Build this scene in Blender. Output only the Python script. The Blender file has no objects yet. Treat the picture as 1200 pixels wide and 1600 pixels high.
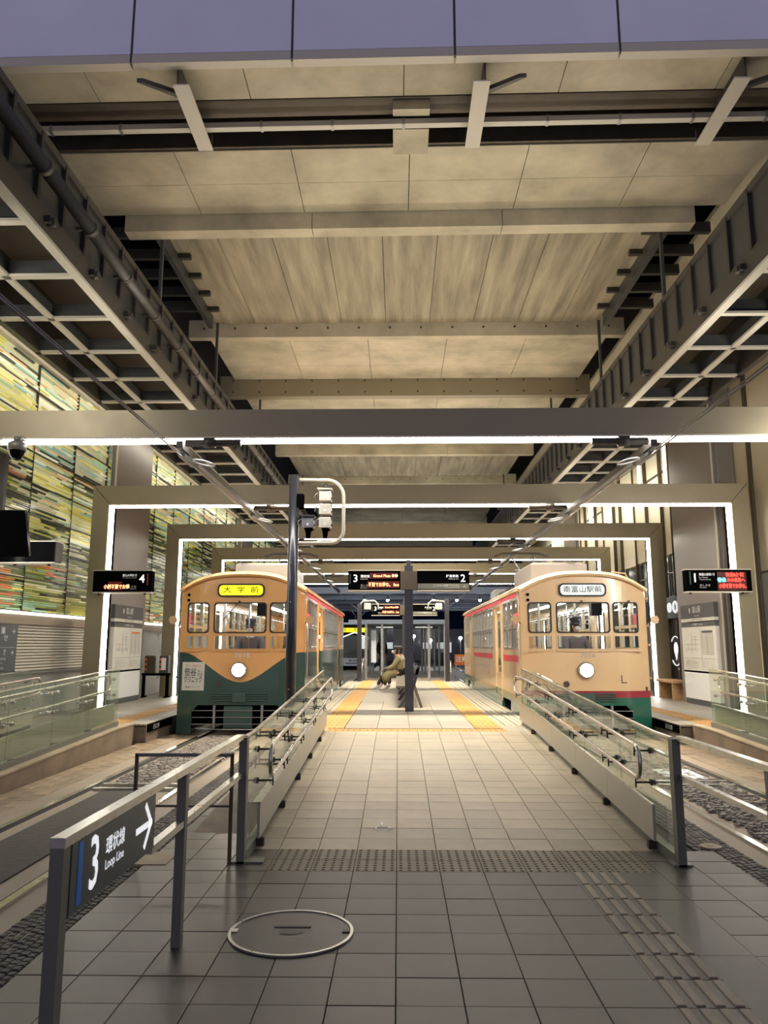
import bpy, bmesh, math, random
from math import sin, cos, pi, radians
from mathutils import Vector, Matrix
random.seed(7)
SC = bpy.context.scene
COL = SC.collection

# ------------------------------------------------------------------ camera, world, light, exposure
cam = bpy.data.objects.new('camera', bpy.data.cameras.new('camera')); COL.objects.link(cam)
cam.data.sensor_fit = 'VERTICAL'; cam.data.sensor_height = 24.0; cam.data.lens = 18.0
cam.data.clip_start = 0.05; cam.data.clip_end = 400
cam.location = (0, 0, 1.6)
cam.rotation_euler = (radians(90) + 0.17163, 0, 0.01806)
SC.camera = cam
SC.view_settings.view_transform = 'Standard'; SC.view_settings.look = 'None'
SC.view_settings.gamma = 1; SC.view_settings.use_curve_mapping = False
SC.view_settings.exposure = 0.0
SC.cycles.max_bounces = 6; SC.cycles.transparent_max_bounces = 16
SC.cycles.sample_clamp_indirect = 4; SC.cycles.sample_clamp_direct = 0
SC.cycles.use_denoising = True
SC.cycles.caustics_reflective = False; SC.cycles.caustics_refractive = False

wd = bpy.data.worlds.new('dusk'); SC.world = wd; wd.use_nodes = True
nt = wd.node_tree; bg = nt.nodes['Background']
tc = nt.nodes.new('ShaderNodeTexCoord'); sp = nt.nodes.new('ShaderNodeSeparateXYZ')
mr = nt.nodes.new('ShaderNodeMapRange'); mr.inputs[1].default_value = -1; mr.inputs[2].default_value = 0.9
cr = nt.nodes.new('ShaderNodeMix'); cr.data_type = 'RGBA'
cr.inputs[6].default_value = (0.66, 0.62, 0.80, 1); cr.inputs[7].default_value = (0.003, 0.005, 0.012, 1)
nt.links.new(tc.outputs['Generated'], sp.inputs[0]); nt.links.new(sp.outputs[1], mr.inputs[0])
nt.links.new(mr.outputs[0], cr.inputs[0]); nt.links.new(cr.outputs[2], bg.inputs[0])
bg.inputs[1].default_value = 0.48

def area(name, loc, rot, sx, sy, power, col=(1, .93, .80)):
    l = bpy.data.lights.new(name, 'AREA'); l.shape = 'RECTANGLE'; l.size = sx; l.size_y = sy
    l.energy = power; l.color = col
    o = bpy.data.objects.new(name, l); COL.objects.link(o); o.location = loc; o.rotation_euler = rot
    return o
# uplights on top of the portal beams wash the underside of the viaduct
for k in range(2, 8):
    area('uplight', (0.41, 5.03 * k + 0.2, 4.9), (pi, 0, 0), 9, 0.3, 122)
# small floodlights fixed under the viaduct, straight above the second and fourth portal beams
for yy in (15.3, 27.0):
    for xx in (-1.3, .45, 2.2):
        area('deck_flood', (xx, yy, 8.5), (0, 0, 0), .35, .35, 300, (1, .88, .68)).data.spread = radians(96)
# added lights without fixtures, out of view, that brighten the portal legs
area('leg_fill', (6.1, 9.0, 3.6), (radians(82), 0, radians(-8)), 1.2, 2.0, 210, (1, .93, .8))
area('leg_fill', (-5.5, 7.2, 5.6), (radians(70), 0, 0), 1.5, .6, 60, (1, .92, .78))
area('far_tram_fill', (0, 40.5, 4.9), (radians(65), 0, 0), 8, .5, 260, (.85, .9, 1))  # added light, no fixture modelled, to brighten the far tram's front
area('plaza_flood', (0.3, 56.0, 4.6), (0, 0, 0), 14, 6, 420, (.8, .88, 1))
area('side_fill', (6.3, 29.0, 6.1), (0, radians(-70), 0), .5, 18, 230, (1, .93, .78))  # extra light put in to lift the right wall panels
area('mural_flood', (-6.0, 20.0, 6.6), (0, radians(60), 0), .3, 24, 90, (1, .93, .78))

# ------------------------------------------------------------------ helpers
def lin(h):
    if isinstance(h, str):
        c = [int(h[i:i + 2], 16) / 255 for i in (0, 2, 4)]
        return tuple(x / 12.92 if x <= .04045 else ((x + .055) / 1.055) ** 2.4 for x in c)
    return h
MATS = {}
def mat(name, col, rough=.5, metal=0., nz=0., ns=3., bump=0., emit=0., coat=0., rnd=0., stretch=None, spec=.5, ecol=None):
    m = bpy.data.materials.new(name); m.use_nodes = True; MATS[name] = m
    n = m.node_tree; b = n.nodes['Principled BSDF']; L = n.links.new
    c = lin(col); b.inputs['Base Color'].default_value = (*c, 1)
    b.inputs['Roughness'].default_value = rough; b.inputs['Metallic'].default_value = metal
    b.inputs['Coat Weight'].default_value = coat; b.inputs['Coat Roughness'].default_value = .08
    b.inputs['Specular IOR Level'].default_value = spec
    if emit:
        b.inputs['Emission Color'].default_value = (*lin(ecol or col), 1); b.inputs['Emission Strength'].default_value = emit
    if nz or bump:
        t = n.nodes.new('ShaderNodeTexCoord'); s = n.nodes.new('ShaderNodeTexNoise')
        s.inputs['Scale'].default_value = ns; s.inputs['Detail'].default_value = 6; s.inputs['Roughness'].default_value = .6
        mp = n.nodes.new('ShaderNodeMapping'); L(t.outputs['Object'], mp.inputs[0]); L(mp.outputs[0], s.inputs['Vector'])
        if stretch: mp.inputs['Scale'].default_value = stretch
        if nz:
            r = n.nodes.new('ShaderNodeMapRange'); r.inputs[1].default_value = .3; r.inputs[2].default_value = .7
            r.inputs[3].default_value = 1 - nz; r.inputs[4].default_value = 1 + nz
            L(s.outputs[0], r.inputs[0])
            v = r.outputs[0]
            mu = n.nodes.new('ShaderNodeVectorMath'); mu.operation = 'SCALE'; mu.inputs[0].default_value = c
            L(v, mu.inputs['Scale']); last = mu.outputs[0]
            L(last, b.inputs['Base Color'])
            r2 = n.nodes.new('ShaderNodeMapRange'); r2.inputs[3].default_value = max(0, rough - .12); r2.inputs[4].default_value = min(1, rough + .12)
            L(s.outputs[0], r2.inputs[0]); L(r2.outputs[0], b.inputs['Roughness'])
        if bump:
            bp = n.nodes.new('ShaderNodeBump'); bp.inputs['Strength'].default_value = bump; bp.inputs['Distance'].default_value = .02
            L(s.outputs[0], bp.inputs['Height']); L(bp.outputs[0], b.inputs['Normal'])
    if rnd:
        oi = n.nodes.new('ShaderNodeObjectInfo'); r = n.nodes.new('ShaderNodeMapRange')
        r.inputs[3].default_value = 1 - rnd; r.inputs[4].default_value = 1 + rnd; L(oi.outputs['Random'], r.inputs[0])
        mu = n.nodes.new('ShaderNodeVectorMath'); mu.operation = 'SCALE'
        src = b.inputs['Base Color']
        if src.is_linked: L(src.links[0].from_socket, mu.inputs[0])
        else: mu.inputs[0].default_value = c
        L(r.outputs[0], mu.inputs['Scale']); L(mu.outputs[0], src)
    return m
def glass(name, tint, refl=.12, rough=.02, haze=0., hcol=(.7, .75, .66), edge=.6):
    m = bpy.data.materials.new(name); m.use_nodes = True; n = m.node_tree; n.nodes.clear(); L = n.links.new
    o = n.nodes.new('ShaderNodeOutputMaterial'); t = n.nodes.new('ShaderNodeBsdfTransparent'); g = n.nodes.new('ShaderNodeBsdfGlossy')
    t.inputs[0].default_value = (*tint, 1); g.inputs['Roughness'].default_value = rough; g.inputs[0].default_value = (1, 1, 1, 1)
    f = n.nodes.new('ShaderNodeLayerWeight'); f.inputs[0].default_value = .5
    p5 = n.nodes.new('ShaderNodeMath'); p5.operation = 'POWER'; p5.inputs[1].default_value = 4.5; L(f.outputs['Facing'], p5.inputs[0])
    mx = n.nodes.new('ShaderNodeMixShader'); a = n.nodes.new('ShaderNodeMath'); a.operation = 'MULTIPLY_ADD'; a.inputs[1].default_value = edge; a.inputs[2].default_value = refl
    a.use_clamp = True; L(p5.outputs[0], a.inputs[0])
    L(a.outputs[0], mx.inputs[0]); L(t.outputs[0], mx.inputs[1]); L(g.outputs[0], mx.inputs[2]); 
    if haze:
        df = n.nodes.new('ShaderNodeBsdfDiffuse'); df.inputs[0].default_value = (*hcol, 1); tr = n.nodes.new('ShaderNodeBsdfTranslucent'); tr.inputs[0].default_value = (*hcol, 1)
        ad = n.nodes.new('ShaderNodeMixShader'); L(df.outputs[0], ad.inputs[1]); L(tr.outputs[0], ad.inputs[2])
        m2 = n.nodes.new('ShaderNodeMixShader'); m2.inputs[0].default_value = haze; L(mx.outputs[0], m2.inputs[1]); L(ad.outputs[0], m2.inputs[2]); L(m2.outputs[0], o.inputs[0])
    else: L(mx.outputs[0], o.inputs[0])
    MATS[name] = m; return m
def maths(n, op, a, b=None, c=None, clamp=False):
    x = n.nodes.new('ShaderNodeMath'); x.operation = op; x.use_clamp = clamp
    for i, v in enumerate((a, b, c)):
        if v is None: continue
        if isinstance(v, (int, float)): x.inputs[i].default_value = v
        else: n.links.new(v, x.inputs[i])
    return x.outputs[0]

class MB:
    """collects faces; build() links them as ONE mesh object"""
    def __init__(s): s.v = []; s.f = []; s.mi = []; s.sm = []; s.cols = []
    def add(s, vs, fs, mi=0, smooth=False, col=None):
        o = len(s.v); s.v += [tuple(p) for p in vs]; s.f += [tuple(i + o for i in f) for f in fs]
        s.mi += [mi] * len(fs); s.sm += [smooth] * len(fs)
        if col is not None: s.cols += [col] * len(fs)
        return s
    def box(s, x0, x1, y0, y1, z0, z1, mi=0, c=0, col=None):
        if c:
            return s.cbox(x0, x1, y0, y1, z0, z1, c, mi)
        vs = [(x, y, z) for z in (z0, z1) for y in (y0, y1) for x in (x0, x1)]
        return s.add(vs, [(0, 2, 3, 1), (4, 5, 7, 6), (0, 1, 5, 4), (2, 6, 7, 3), (0, 4, 6, 2), (1, 3, 7, 5)], mi, False, col)
    def cbox(s, x0, x1, y0, y1, z0, z1, c, mi=0):
        """box whose top edges are chamfered"""
        vs = [(x0, y0, z0), (x1, y0, z0), (x1, y1, z0), (x0, y1, z0), (x0, y0, z1 - c), (x1, y0, z1 - c), (x1, y1, z1 - c), (x0, y1, z1 - c),
              (x0 + c, y0 + c, z1), (x1 - c, y0 + c, z1), (x1 - c, y1 - c, z1), (x0 + c, y1 - c, z1)]
        fs = [(0, 3, 2, 1), (8, 9, 10, 11)] + [(i, (i + 1) % 4, 4 + (i + 1) % 4, 4 + i) for i in range(4)] + [(4 + i, 4 + (i + 1) % 4, 8 + (i + 1) % 4, 8 + i) for i in range(4)]
        return s.add(vs, fs, mi)
    def prism(s, poly, axis, a0, a1, mi=0):
        """poly: 2D points in the plane normal to axis"""
        n = len(poly)
        def P(p, a):
            return {'X': (a, p[0], p[1]), 'Y': (p[0], a, p[1]), 'Z': (p[0], p[1], a)}[axis]
        vs = [P(p, a0) for p in poly] + [P(p, a1) for p in poly]
        fs = [tuple(range(n))[::-1], tuple(range(n, 2 * n))] + [(i, (i + 1) % n, n + (i + 1) % n, n + i) for i in range(n)]
        return s.add(vs, fs, mi)
    def tube(s, pts, r, n=8, mi=0, closed=False):
        pts = [Vector(p) for p in pts]; m = len(pts); vs = []; up = None
        for i, p in enumerate(pts):
            a = pts[i - 1] if (i or closed) else p; b = pts[(i + 1) % m] if (i < m - 1 or closed) else p
            t = (b - a).normalized()
            if up is None:
                up = Vector((0, 0, 1)) if abs(t.z) < .9 else Vector((1, 0, 0))
            u = t.cross(up).normalized(); w = u.cross(t).normalized(); up = w
            rr = r[i] if isinstance(r, (list, tuple)) else r
            vs += [p + (u * cos(2 * pi * k / n) + w * sin(2 * pi * k / n)) * rr for k in range(n)]
        fs = []
        for i in range(m if closed else m - 1):
            j = (i + 1) % m
            fs += [(i * n + k, i * n + (k + 1) % n, j * n + (k + 1) % n, j * n + k) for k in range(n)]
        s.add(vs, fs, mi, True)
        if not closed:
            o = len(s.v) - len(vs)
            s.f += [tuple(o + k for k in range(n))[::-1], tuple(o + (m - 1) * n + k for k in range(n))]; s.mi += [mi] * 2; s.sm += [False] * 2
        return s
    def ball(s, c, r, n=8, m=6, mi=0):
        rx, ry, rz = r if isinstance(r, (tuple, list)) else (r, r, r)
        vs = [(c[0], c[1], c[2] - rz)]
        for j in range(1, m):
            a = -pi / 2 + pi * j / m
            vs += [(c[0] + rx * cos(a) * cos(2 * pi * k / n), c[1] + ry * cos(a) * sin(2 * pi * k / n), c[2] + rz * sin(a)) for k in range(n)]
        vs.append((c[0], c[1], c[2] + rz)); e = len(vs) - 1
        fs = [(0, 1 + (k + 1) % n, 1 + k) for k in range(n)]
        for j in range(m - 2):
            o = 1 + j * n; fs += [(o + k, o + (k + 1) % n, o + n + (k + 1) % n, o + n + k) for k in range(n)]
        o = 1 + (m - 2) * n; fs += [(o + k, o + (k + 1) % n, e) for k in range(n)]
        return s.add(vs, fs, mi, True)
    def mesh(s, name, mats):
        me = bpy.data.meshes.new(name); me.from_pydata(s.v, [], s.f)
        for m in (mats if isinstance(mats, (list, tuple)) else [mats]): me.materials.append(MATS[m] if isinstance(m, str) else m)
        me.polygons.foreach_set('material_index', s.mi); me.polygons.foreach_set('use_smooth', s.sm)
        if s.cols:
            a = me.color_attributes.new('Col', 'FLOAT_COLOR', 'CORNER'); d = []
            for p, c in zip(me.polygons, s.cols): d += list((*c, 1)) * p.loop_total
            a.data.foreach_set('color', d)
        me.update(); return me
    def build(s, name, mats, parent=None, local=False, kind=None):
        if parent is not None and not local:
            L = parent_loc(parent)
            s.v = [(p[0] - L.x, p[1] - L.y, p[2] - L.z) for p in s.v]
        o = bpy.data.objects.new(name, s.mesh(name, mats)); COL.objects.link(o)
        if parent is not None: o.parent = parent
        if kind: o['kind'] = kind
        return o
def parent_loc(o):
    L = Vector((0, 0, 0))
    while o: L += o.location; o = o.parent
    return L
def tag(o, label, cat, group=None):
    o['label'] = label; o['category'] = cat
    if group: o['group'] = group
    return o
def thing(name, label, cat, loc=(0, 0, 0), group=None):
    o = bpy.data.objects.new(name, None); COL.objects.link(o); o.location = loc; o.empty_display_size = .1
    return tag(o, label, cat, group)
def struct(name, mb, m):
    return mb.build(name, m, kind='structure')
def inst(name, mesh, loc, parent=None, rot=(0, 0, 0), scale=None):
    o = bpy.data.objects.new(name, mesh); COL.objects.link(o)
    if parent is not None: o.parent = parent; loc = Vector(loc) - parent_loc(parent)
    o.location = loc; o.rotation_euler = rot
    if scale: o.scale = scale
    return o
def copy_tree(o, parent=None):
    c = o.copy(); COL.objects.link(c); c.parent = parent
    for ch in list(o.children): copy_tree(ch, c)
    return c
FACE = {'-Y': Matrix(((1, 0, 0), (0, 0, -1), (0, 1, 0))), '+X': Matrix(((0, 0, 1), (1, 0, 0), (0, 1, 0))),
        '-X': Matrix(((0, 0, -1), (-1, 0, 0), (0, 1, 0))), '+Z': Matrix.Identity(3)}
TXT = {}
def text(body, pos, size, m, parent, face='-Y', align='CENTER', maxw=None, name='lettering', local=False, bold=0.0, sx=1.0, rot=None):
    """flat lettering; size = height of a capital-ish line; pos = centre line of the text"""
    key = (body, align, bold)
    if key not in TXT:
        cu = bpy.data.curves.new('txt', 'FONT'); cu.body = body; cu.align_x = align; cu.align_y = 'CENTER'; cu.resolution_u = 2
        cu.offset = bold; cu.extrude = 0
        ob = bpy.data.objects.new('txt', cu); COL.objects.link(ob)
        dg = bpy.context.evaluated_depsgraph_get(); me = bpy.data.meshes.new_from_object(ob.evaluated_get(dg))
        vs = [v.co.copy() for v in me.vertices]; fs = [tuple(p.vertices) for p in me.polygons]
        bpy.data.objects.remove(ob); bpy.data.curves.remove(cu); bpy.data.meshes.remove(me)
        TXT[key] = (vs, fs)
    vs, fs = TXT[key]
    if not vs: return None
    w = max(v.x for v in vs) - min(v.x for v in vs); k = size * 1.25
    kx = k * sx
    if maxw and w * kx > maxw: kx = maxw / w
    R = rot if rot is not None else FACE[face]
    b = MB(); P = Vector(pos)
    b.add([P + R @ Vector((v.x * kx, v.y * k, 0.0)) for v in vs], fs)
    return b.build(name, m, parent, local)
def skin(joints, edges, rad, sub=1):
    me = bpy.data.meshes.new('s'); me.from_pydata(joints, edges, []); ob = bpy.data.objects.new('s', me); COL.objects.link(ob)
    md = ob.modifiers.new('k', 'SKIN'); md.use_smooth_shade = True; md2 = ob.modifiers.new('u', 'SUBSURF'); md2.levels = sub; md2.render_levels = sub
    sv = me.skin_vertices[0].data
    for i, r in enumerate(rad):
        sv[i].radius = (r, r) if isinstance(r, (int, float)) else r; sv[i].use_root = (i == 0)
    dg = bpy.context.evaluated_depsgraph_get(); out = bpy.data.meshes.new_from_object(ob.evaluated_get(dg))
    bpy.data.objects.remove(ob); return out

# ------------------------------------------------------------------ materials
mat('concrete', (.45, .405, .295), .8, nz=.32, ns=.9, bump=.15)
mat('concrete_slab', (.27, .24, .172), .8, nz=.4, ns=1.6, bump=.1, stretch=(3.0, .25, 1))
mat('fascia', (.78, .78, .95), .45, nz=.06, ns=.6)  # blue cast of the dusk sky is put into the panel colour
mat('lip', (.56, .52, .44), .5)
mat('steel_dark', (.055, .05, .045), .5, metal=.3, nz=.2, ns=4)
mat('steel_brown', (.085, .068, .05), .55, metal=.2, nz=.25, ns=3)
mat('web', (.075, .078, .078), .45, metal=.4, nz=.2, ns=3)
mat('flange', (.085, .08, .072), .45, metal=.5, nz=.15, ns=5)
mat('flange_edge', (.55, .52, .44), .5)
mat('galv', (.33, .33, .33), .4, metal=.7, nz=.15, ns=8)
mat('frame_steel', (.28, .245, .165), .42, metal=.3, nz=.05, ns=2)
mat('pier_steel', (.23, .205, .185), .45, metal=.25, nz=.05, ns=1)
mat('strip', (1, 1, 1), .5, emit=20, ecol=(1, .95, .87))
mat('strip_soft', (1, 1, 1), .5, emit=3, ecol=(1, .95, .82))
mat('black', (.003, .003, .0035), .6, spec=.0)
mat('black_gloss', (.003, .003, .004), .15, spec=.05)
mat('rubber', (.01, .01, .01), .6)
mat('chrome', (.60, .56, .53), .26, metal=1)
mat('brushed', (.55, .54, .5), .3, metal=.9, nz=.1, ns=12)
mat('post_grey', (.17, .17, .145), .45, metal=.2)
mat('pole_dark', (.05, .052, .065), .3, metal=.5, coat=.4)
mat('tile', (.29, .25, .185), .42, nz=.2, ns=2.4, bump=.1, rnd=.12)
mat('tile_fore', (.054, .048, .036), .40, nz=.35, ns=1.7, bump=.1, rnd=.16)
mat('grout', (.03, .028, .024), .9)
mat('dots', (.14, .115, .07), .5, nz=.2, ns=6, rnd=.1)
mat('guide_bar', (.25, .215, .15), .5, nz=.2, ns=6, rnd=.12)
mat('yellow', (.36, .195, .05), .6, nz=.15, ns=5, rnd=.1)
mat('rib', (.26, .235, .19), .6, nz=.15, ns=5)
mat('platform_top', (.20, .182, .15), .5, nz=.15, ns=1.5, rnd=.08)
mat('platform_side', (.13, .1, .075), .75, nz=.35, ns=3, bump=.3)
mat('kerb', (.20, .15, .105), .7, nz=.3, ns=2.5, bump=.2)
mat('kerb_top', (.36, .29, .2), .65, nz=.25, ns=2.5)
mat('track_slab', (.25, .20, .145), .5, nz=.35, ns=1.2, bump=.2, stretch=(1, .4, 1))
mat('asphalt', (.045, .036, .03), .7, nz=.5, ns=14, bump=.7)
mat('sett', (.05, .042, .04), .55, nz=.4, ns=20, bump=.8, rnd=.3)
mat('paver', (.21, .155, .10), .55, nz=.3, ns=3, bump=.3, rnd=.22)
mat('rail', (.62, .6, .57), .18, metal=1, nz=.1, ns=10)
mat('groove', (.01, .009, .008), .8)
mat('stone', (.21, .185, .16), .6, nz=.4, ns=9, rnd=.2)
mat('sign_blue_grey', (.055, .07, .08), .35)
mat('white', (.75, .77, .78), .5)
mat('white_lit', (.88, .9, .93), .5, emit=.75)
mat('grey_print', (.35, .36, .37), .6)
mat('dark_print', (.08, .085, .09), .6)
mat('blue', (.01, .22, .85), .4)
mat('led_red', (.9, .05, .03), .5, emit=4, ecol=(1, .05, .03))
mat('led_orange', (.9, .3, .1), .5, emit=4, ecol=(1, .36, .16))
mat('led_cyan', (.1, .8, .8), .5, emit=5, ecol=(.1, .85, .85))
mat('led_panel', (.03, .003, .003), .5, emit=.08, ecol=(.8, .02, .01))
mat('kick', (.47, .45, .38), .35, metal=.3)
mat('paper', (.66, .66, .6), .6, nz=.03, ns=2)
mat('orange', (.72, .18, .03), .5)
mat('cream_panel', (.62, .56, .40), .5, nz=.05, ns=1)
mat('cream_panel_lit', (.70, .65, .48), .5, emit=.10, ecol=(1, .9, .65), nz=.05, ns=1)  # paler copy of the cream, light on it put in as faint glow
mat('louver', (.42, .40, .33), .5, metal=.2)
mat('wall_band', (.28, .24, .19), .5, metal=.2)
mat('wall_grey', (.34, .335, .32), .3, metal=.2, nz=.1, ns=.8)
mat('dark_shop', (.035, .032, .03), .3)
mat('teal_glass', (.05, .065, .062), .15)
mat('wood', (.42, .25, .12), .5, nz=.2, ns=4)
mat('tram_cream', (.60, .40, .20), .25, coat=.6)
mat('interior', (.5, .5, .46), .5)
mat('interior_light', (1, 1, 1), .5, emit=15, ecol=(1, .98, .93))
mat('headlight', (1, 1, 1), .3, emit=60, ecol=(1, .88, .7))
mat('dest_yellow', (.9, .85, .02), .5, emit=1.0, ecol=(.95, .88, .02))
mat('dest_white', (.8, .85, .83), .5, emit=.55, ecol=(.8, .9, .88))
mat('navy', (.02, .022, .035), .8, nz=.2, ns=20)
mat('uniform', (.16, .14, .15), .8, nz=.15, ns=20)
mat('skin_tone', (.55, .33, .22), .55)
mat('mask', (.8, .8, .8), .7)
mat('hair', (.015, .011, .01), .5)
mat('coat_olive', (.30, .26, .14), .85, nz=.12, ns=14)
mat('coat_cream', (.55, .5, .4), .85)
mat('trouser', (.035, .033, .035), .8)
mat('shoe', (.75, .72, .7), .6)
mat('bag', (.07, .055, .045), .6)
mat('red', (.45, .03, .04), .4)
mat('red_lit', (.75, .06, .10), .5, emit=.25, ecol=(.9, .08, .12))
mat('green_dark', (.02, .09, .065), .3, coat=.5)
mat('signal_body', (.62, .58, .50), .45, nz=.15, ns=6)
mat('pipe_cream', (.62, .58, .48), .4, metal=.2)
mat('wire', (.38, .36, .33), .4, metal=.8)
mat('far_white', (.62, .66, .72), .5)
mat('far_blue', (.12, .15, .2), .5, metal=.2)
mat('lamp_glow', (1, 1, 1), .5, emit=30, ecol=(.9, .95, 1))
mat('pink_floor', (.45, .36, .30), .5, nz=.1, ns=2)
mat('screen', (.003, .003, .004), .12, spec=.2)
mat('seat_cloth', (.05, .14, .10), .8)
glass('barrier_glass', (.90, .93, .88), .04, haze=.075)
glass('tram_glass', (.9, .94, .92), .03, edge=.22)
glass('shop_glass', (.75, .8, .78), .14)

def paint(name, top, green, stripe=None, curve=False):
    """tram livery: colour by height on the body, hard-edged"""
    m = mat(name, top, .25, coat=.7); n = m.node_tree; b = n.nodes['Principled BSDF']; L = n.links.new
    t = n.nodes.new('ShaderNodeTexCoord'); s = n.nodes.new('ShaderNodeSeparateXYZ'); L(t.outputs['Object'], s.inputs[0])
    x, y, z = s.outputs
    if curve:
        ax = maths(n, 'ABSOLUTE', x); mr = n.nodes.new('ShaderNodeMapRange'); mr.interpolation_type = 'SMOOTHSTEP'
        mr.inputs[2].default_value = 1.12; mr.inputs[3].default_value = .93; mr.inputs[4].default_value = 1.47; L(ax, mr.inputs[0])
        g = maths(n, 'LESS_THAN', z, mr.outputs[0])
    else:
        g = maths(n, 'LESS_THAN', z, .66)
    mx = n.nodes.new('ShaderNodeMix'); mx.data_type = 'RGBA'; mx.inputs[6].default_value = (*top, 1); mx.inputs[7].default_value = (*green, 1); L(g, mx.inputs[0])
    out = mx.outputs[2]
    if stripe:
        r = maths(n, 'MULTIPLY', maths(n, 'GREATER_THAN', z, .66), maths(n, 'LESS_THAN', z, .78))
        mx2 = n.nodes.new('ShaderNodeMix'); mx2.data_type = 'RGBA'; mx2.inputs[7].default_value = (*stripe, 1); L(r, mx2.inputs[0]); L(out, mx2.inputs[6]); out = mx2.outputs[2]
    ns = n.nodes.new('ShaderNodeTexNoise'); ns.inputs['Scale'].default_value = 3; L(t.outputs['Object'], ns.inputs['Vector'])
    mr3 = n.nodes.new('ShaderNodeMapRange'); mr3.inputs[3].default_value = .93; mr3.inputs[4].default_value = 1.05; L(ns.outputs[0], mr3.inputs[0])
    mu = n.nodes.new('ShaderNodeVectorMath'); mu.operation = 'SCALE'; L(out, mu.inputs[0]); L(mr3.outputs[0], mu.inputs['Scale'])
    L(mu.outputs[0], b.inputs['Base Color'])
    return m
mat('roof_orange', (.66, .36, .13), .35, coat=.4)
mat('roof_cream', (.66, .47, .27), .35, coat=.4)
mat('green_plate', (.045, .09, .075), .4)
mat('green_plate2', (.05, .085, .07), .4)
ORANGE = (.76, .41, .14); CREAM = (.74, .52, .29); GREEN1 = (.035, .075, .06); GREEN2 = (.02, .13, .085)
paint('paint_front_orange', ORANGE, GREEN1, curve=True)
paint('paint_front_cream', CREAM, GREEN2, stripe=(.33, .03, .045))
m = paint('paint_side_orange', ORANGE, GREEN1)
for nd in m.node_tree.nodes:
    if nd.type == 'MATH' and nd.operation == 'LESS_THAN': nd.inputs[1].default_value = 1.47
paint('paint_side_cream', CREAM, GREEN2)
# mural glass: colour attribute on each strip, lit from behind
m = mat('mural_strip', (.5, .5, .3), .2); n = m.node_tree; a = n.nodes.new('ShaderNodeAttribute'); a.attribute_name = 'Col'
n.links.new(a.outputs['Color'], n.nodes['Principled BSDF'].inputs['Base Color']); n.links.new(a.outputs['Color'], n.nodes['Principled BSDF'].inputs['Emission Color'])
n.nodes['Principled BSDF'].inputs['Emission Strength'].default_value = .30
mat('mural_panel', (.55, .55, .36), .25, nz=.2, ns=.7, emit=.22, ecol=(.62, .60, .36), rnd=.12)
mat('mural_panel_olive', (.20, .22, .08), .25, nz=.25, ns=.7, emit=.10, ecol=(.4, .42, .15), rnd=.2)

# ------------------------------------------------------------------ ground, tracks, platforms
TX, TY = .312, .2975
def ramp(y, y0=6.5, y1=12.1, h=.3): return h * max(0, min(1, (y - y0) / (y1 - y0)))
ground = struct('floor', MB().box(-14, 14, -3, 90, -.5, -.07), 'asphalt')
central = struct('center_platform_base', MB().prism([(6.5, -.069), (29.0, -.069), (29.0, .275), (12.1, .275), (6.5, -.025)], 'X', -1.78, 2.24), 'platform_side')
plaza = struct('plaza_base', MB().box(-1.84, 2.36, 2.0, 6.5, -.069, -.025).box(-1.84, -1.3, 6.5, 13.6, -.069, -.025).box(2.24, 2.36, 6.5, 13, -.069, -.025), 'grout')
def tilemesh(name, m, w, d, kind='plain', h=.03):
    g = .0021; b = MB(); b.cbox(-w / 2 + g, w / 2 - g, -d / 2 + g, d / 2 - g, -h, 0, .002)
    if kind == 'dots':
        for i in range(5):
            for j in range(5):
                x = -w / 2 + w * (i + .5) / 5; y = -d / 2 + d * (j + .5) / 5; n = 6
                vs = [(x + r * cos(2 * pi * k / n), y + r * sin(2 * pi * k / n), z) for r, z in ((.014, 0), (.009, .006)) for k in range(n)]
                b.add(vs, [(k, (k + 1) % n, n + (k + 1) % n, n + k) for k in range(n)] + [tuple(range(n, 2 * n))])
    if kind == 'bars':
        for i in range(4):
            x = -w / 2 + w * (i + .5) / 4; b.cbox(x - .022, x + .022, -d / 2 + .014, d / 2 - .014, 0, .007, .004, mi=1)
    return b.mesh(name, m)
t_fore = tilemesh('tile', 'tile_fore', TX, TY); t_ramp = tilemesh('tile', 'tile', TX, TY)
t_dots = tilemesh('tactile_tile', 'dots', TX, TY, 'dots'); t_guide = tilemesh('guide_tile', ['tile_fore', 'guide_bar'], TX * 1.12, TY, 'bars')
YD = 3.786 + TY * 7  # first row of the warning tiles
nt_ = 0; rows_rest = MB()
mhx, mhy, mhr = -.608, 4.662, .35
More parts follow.
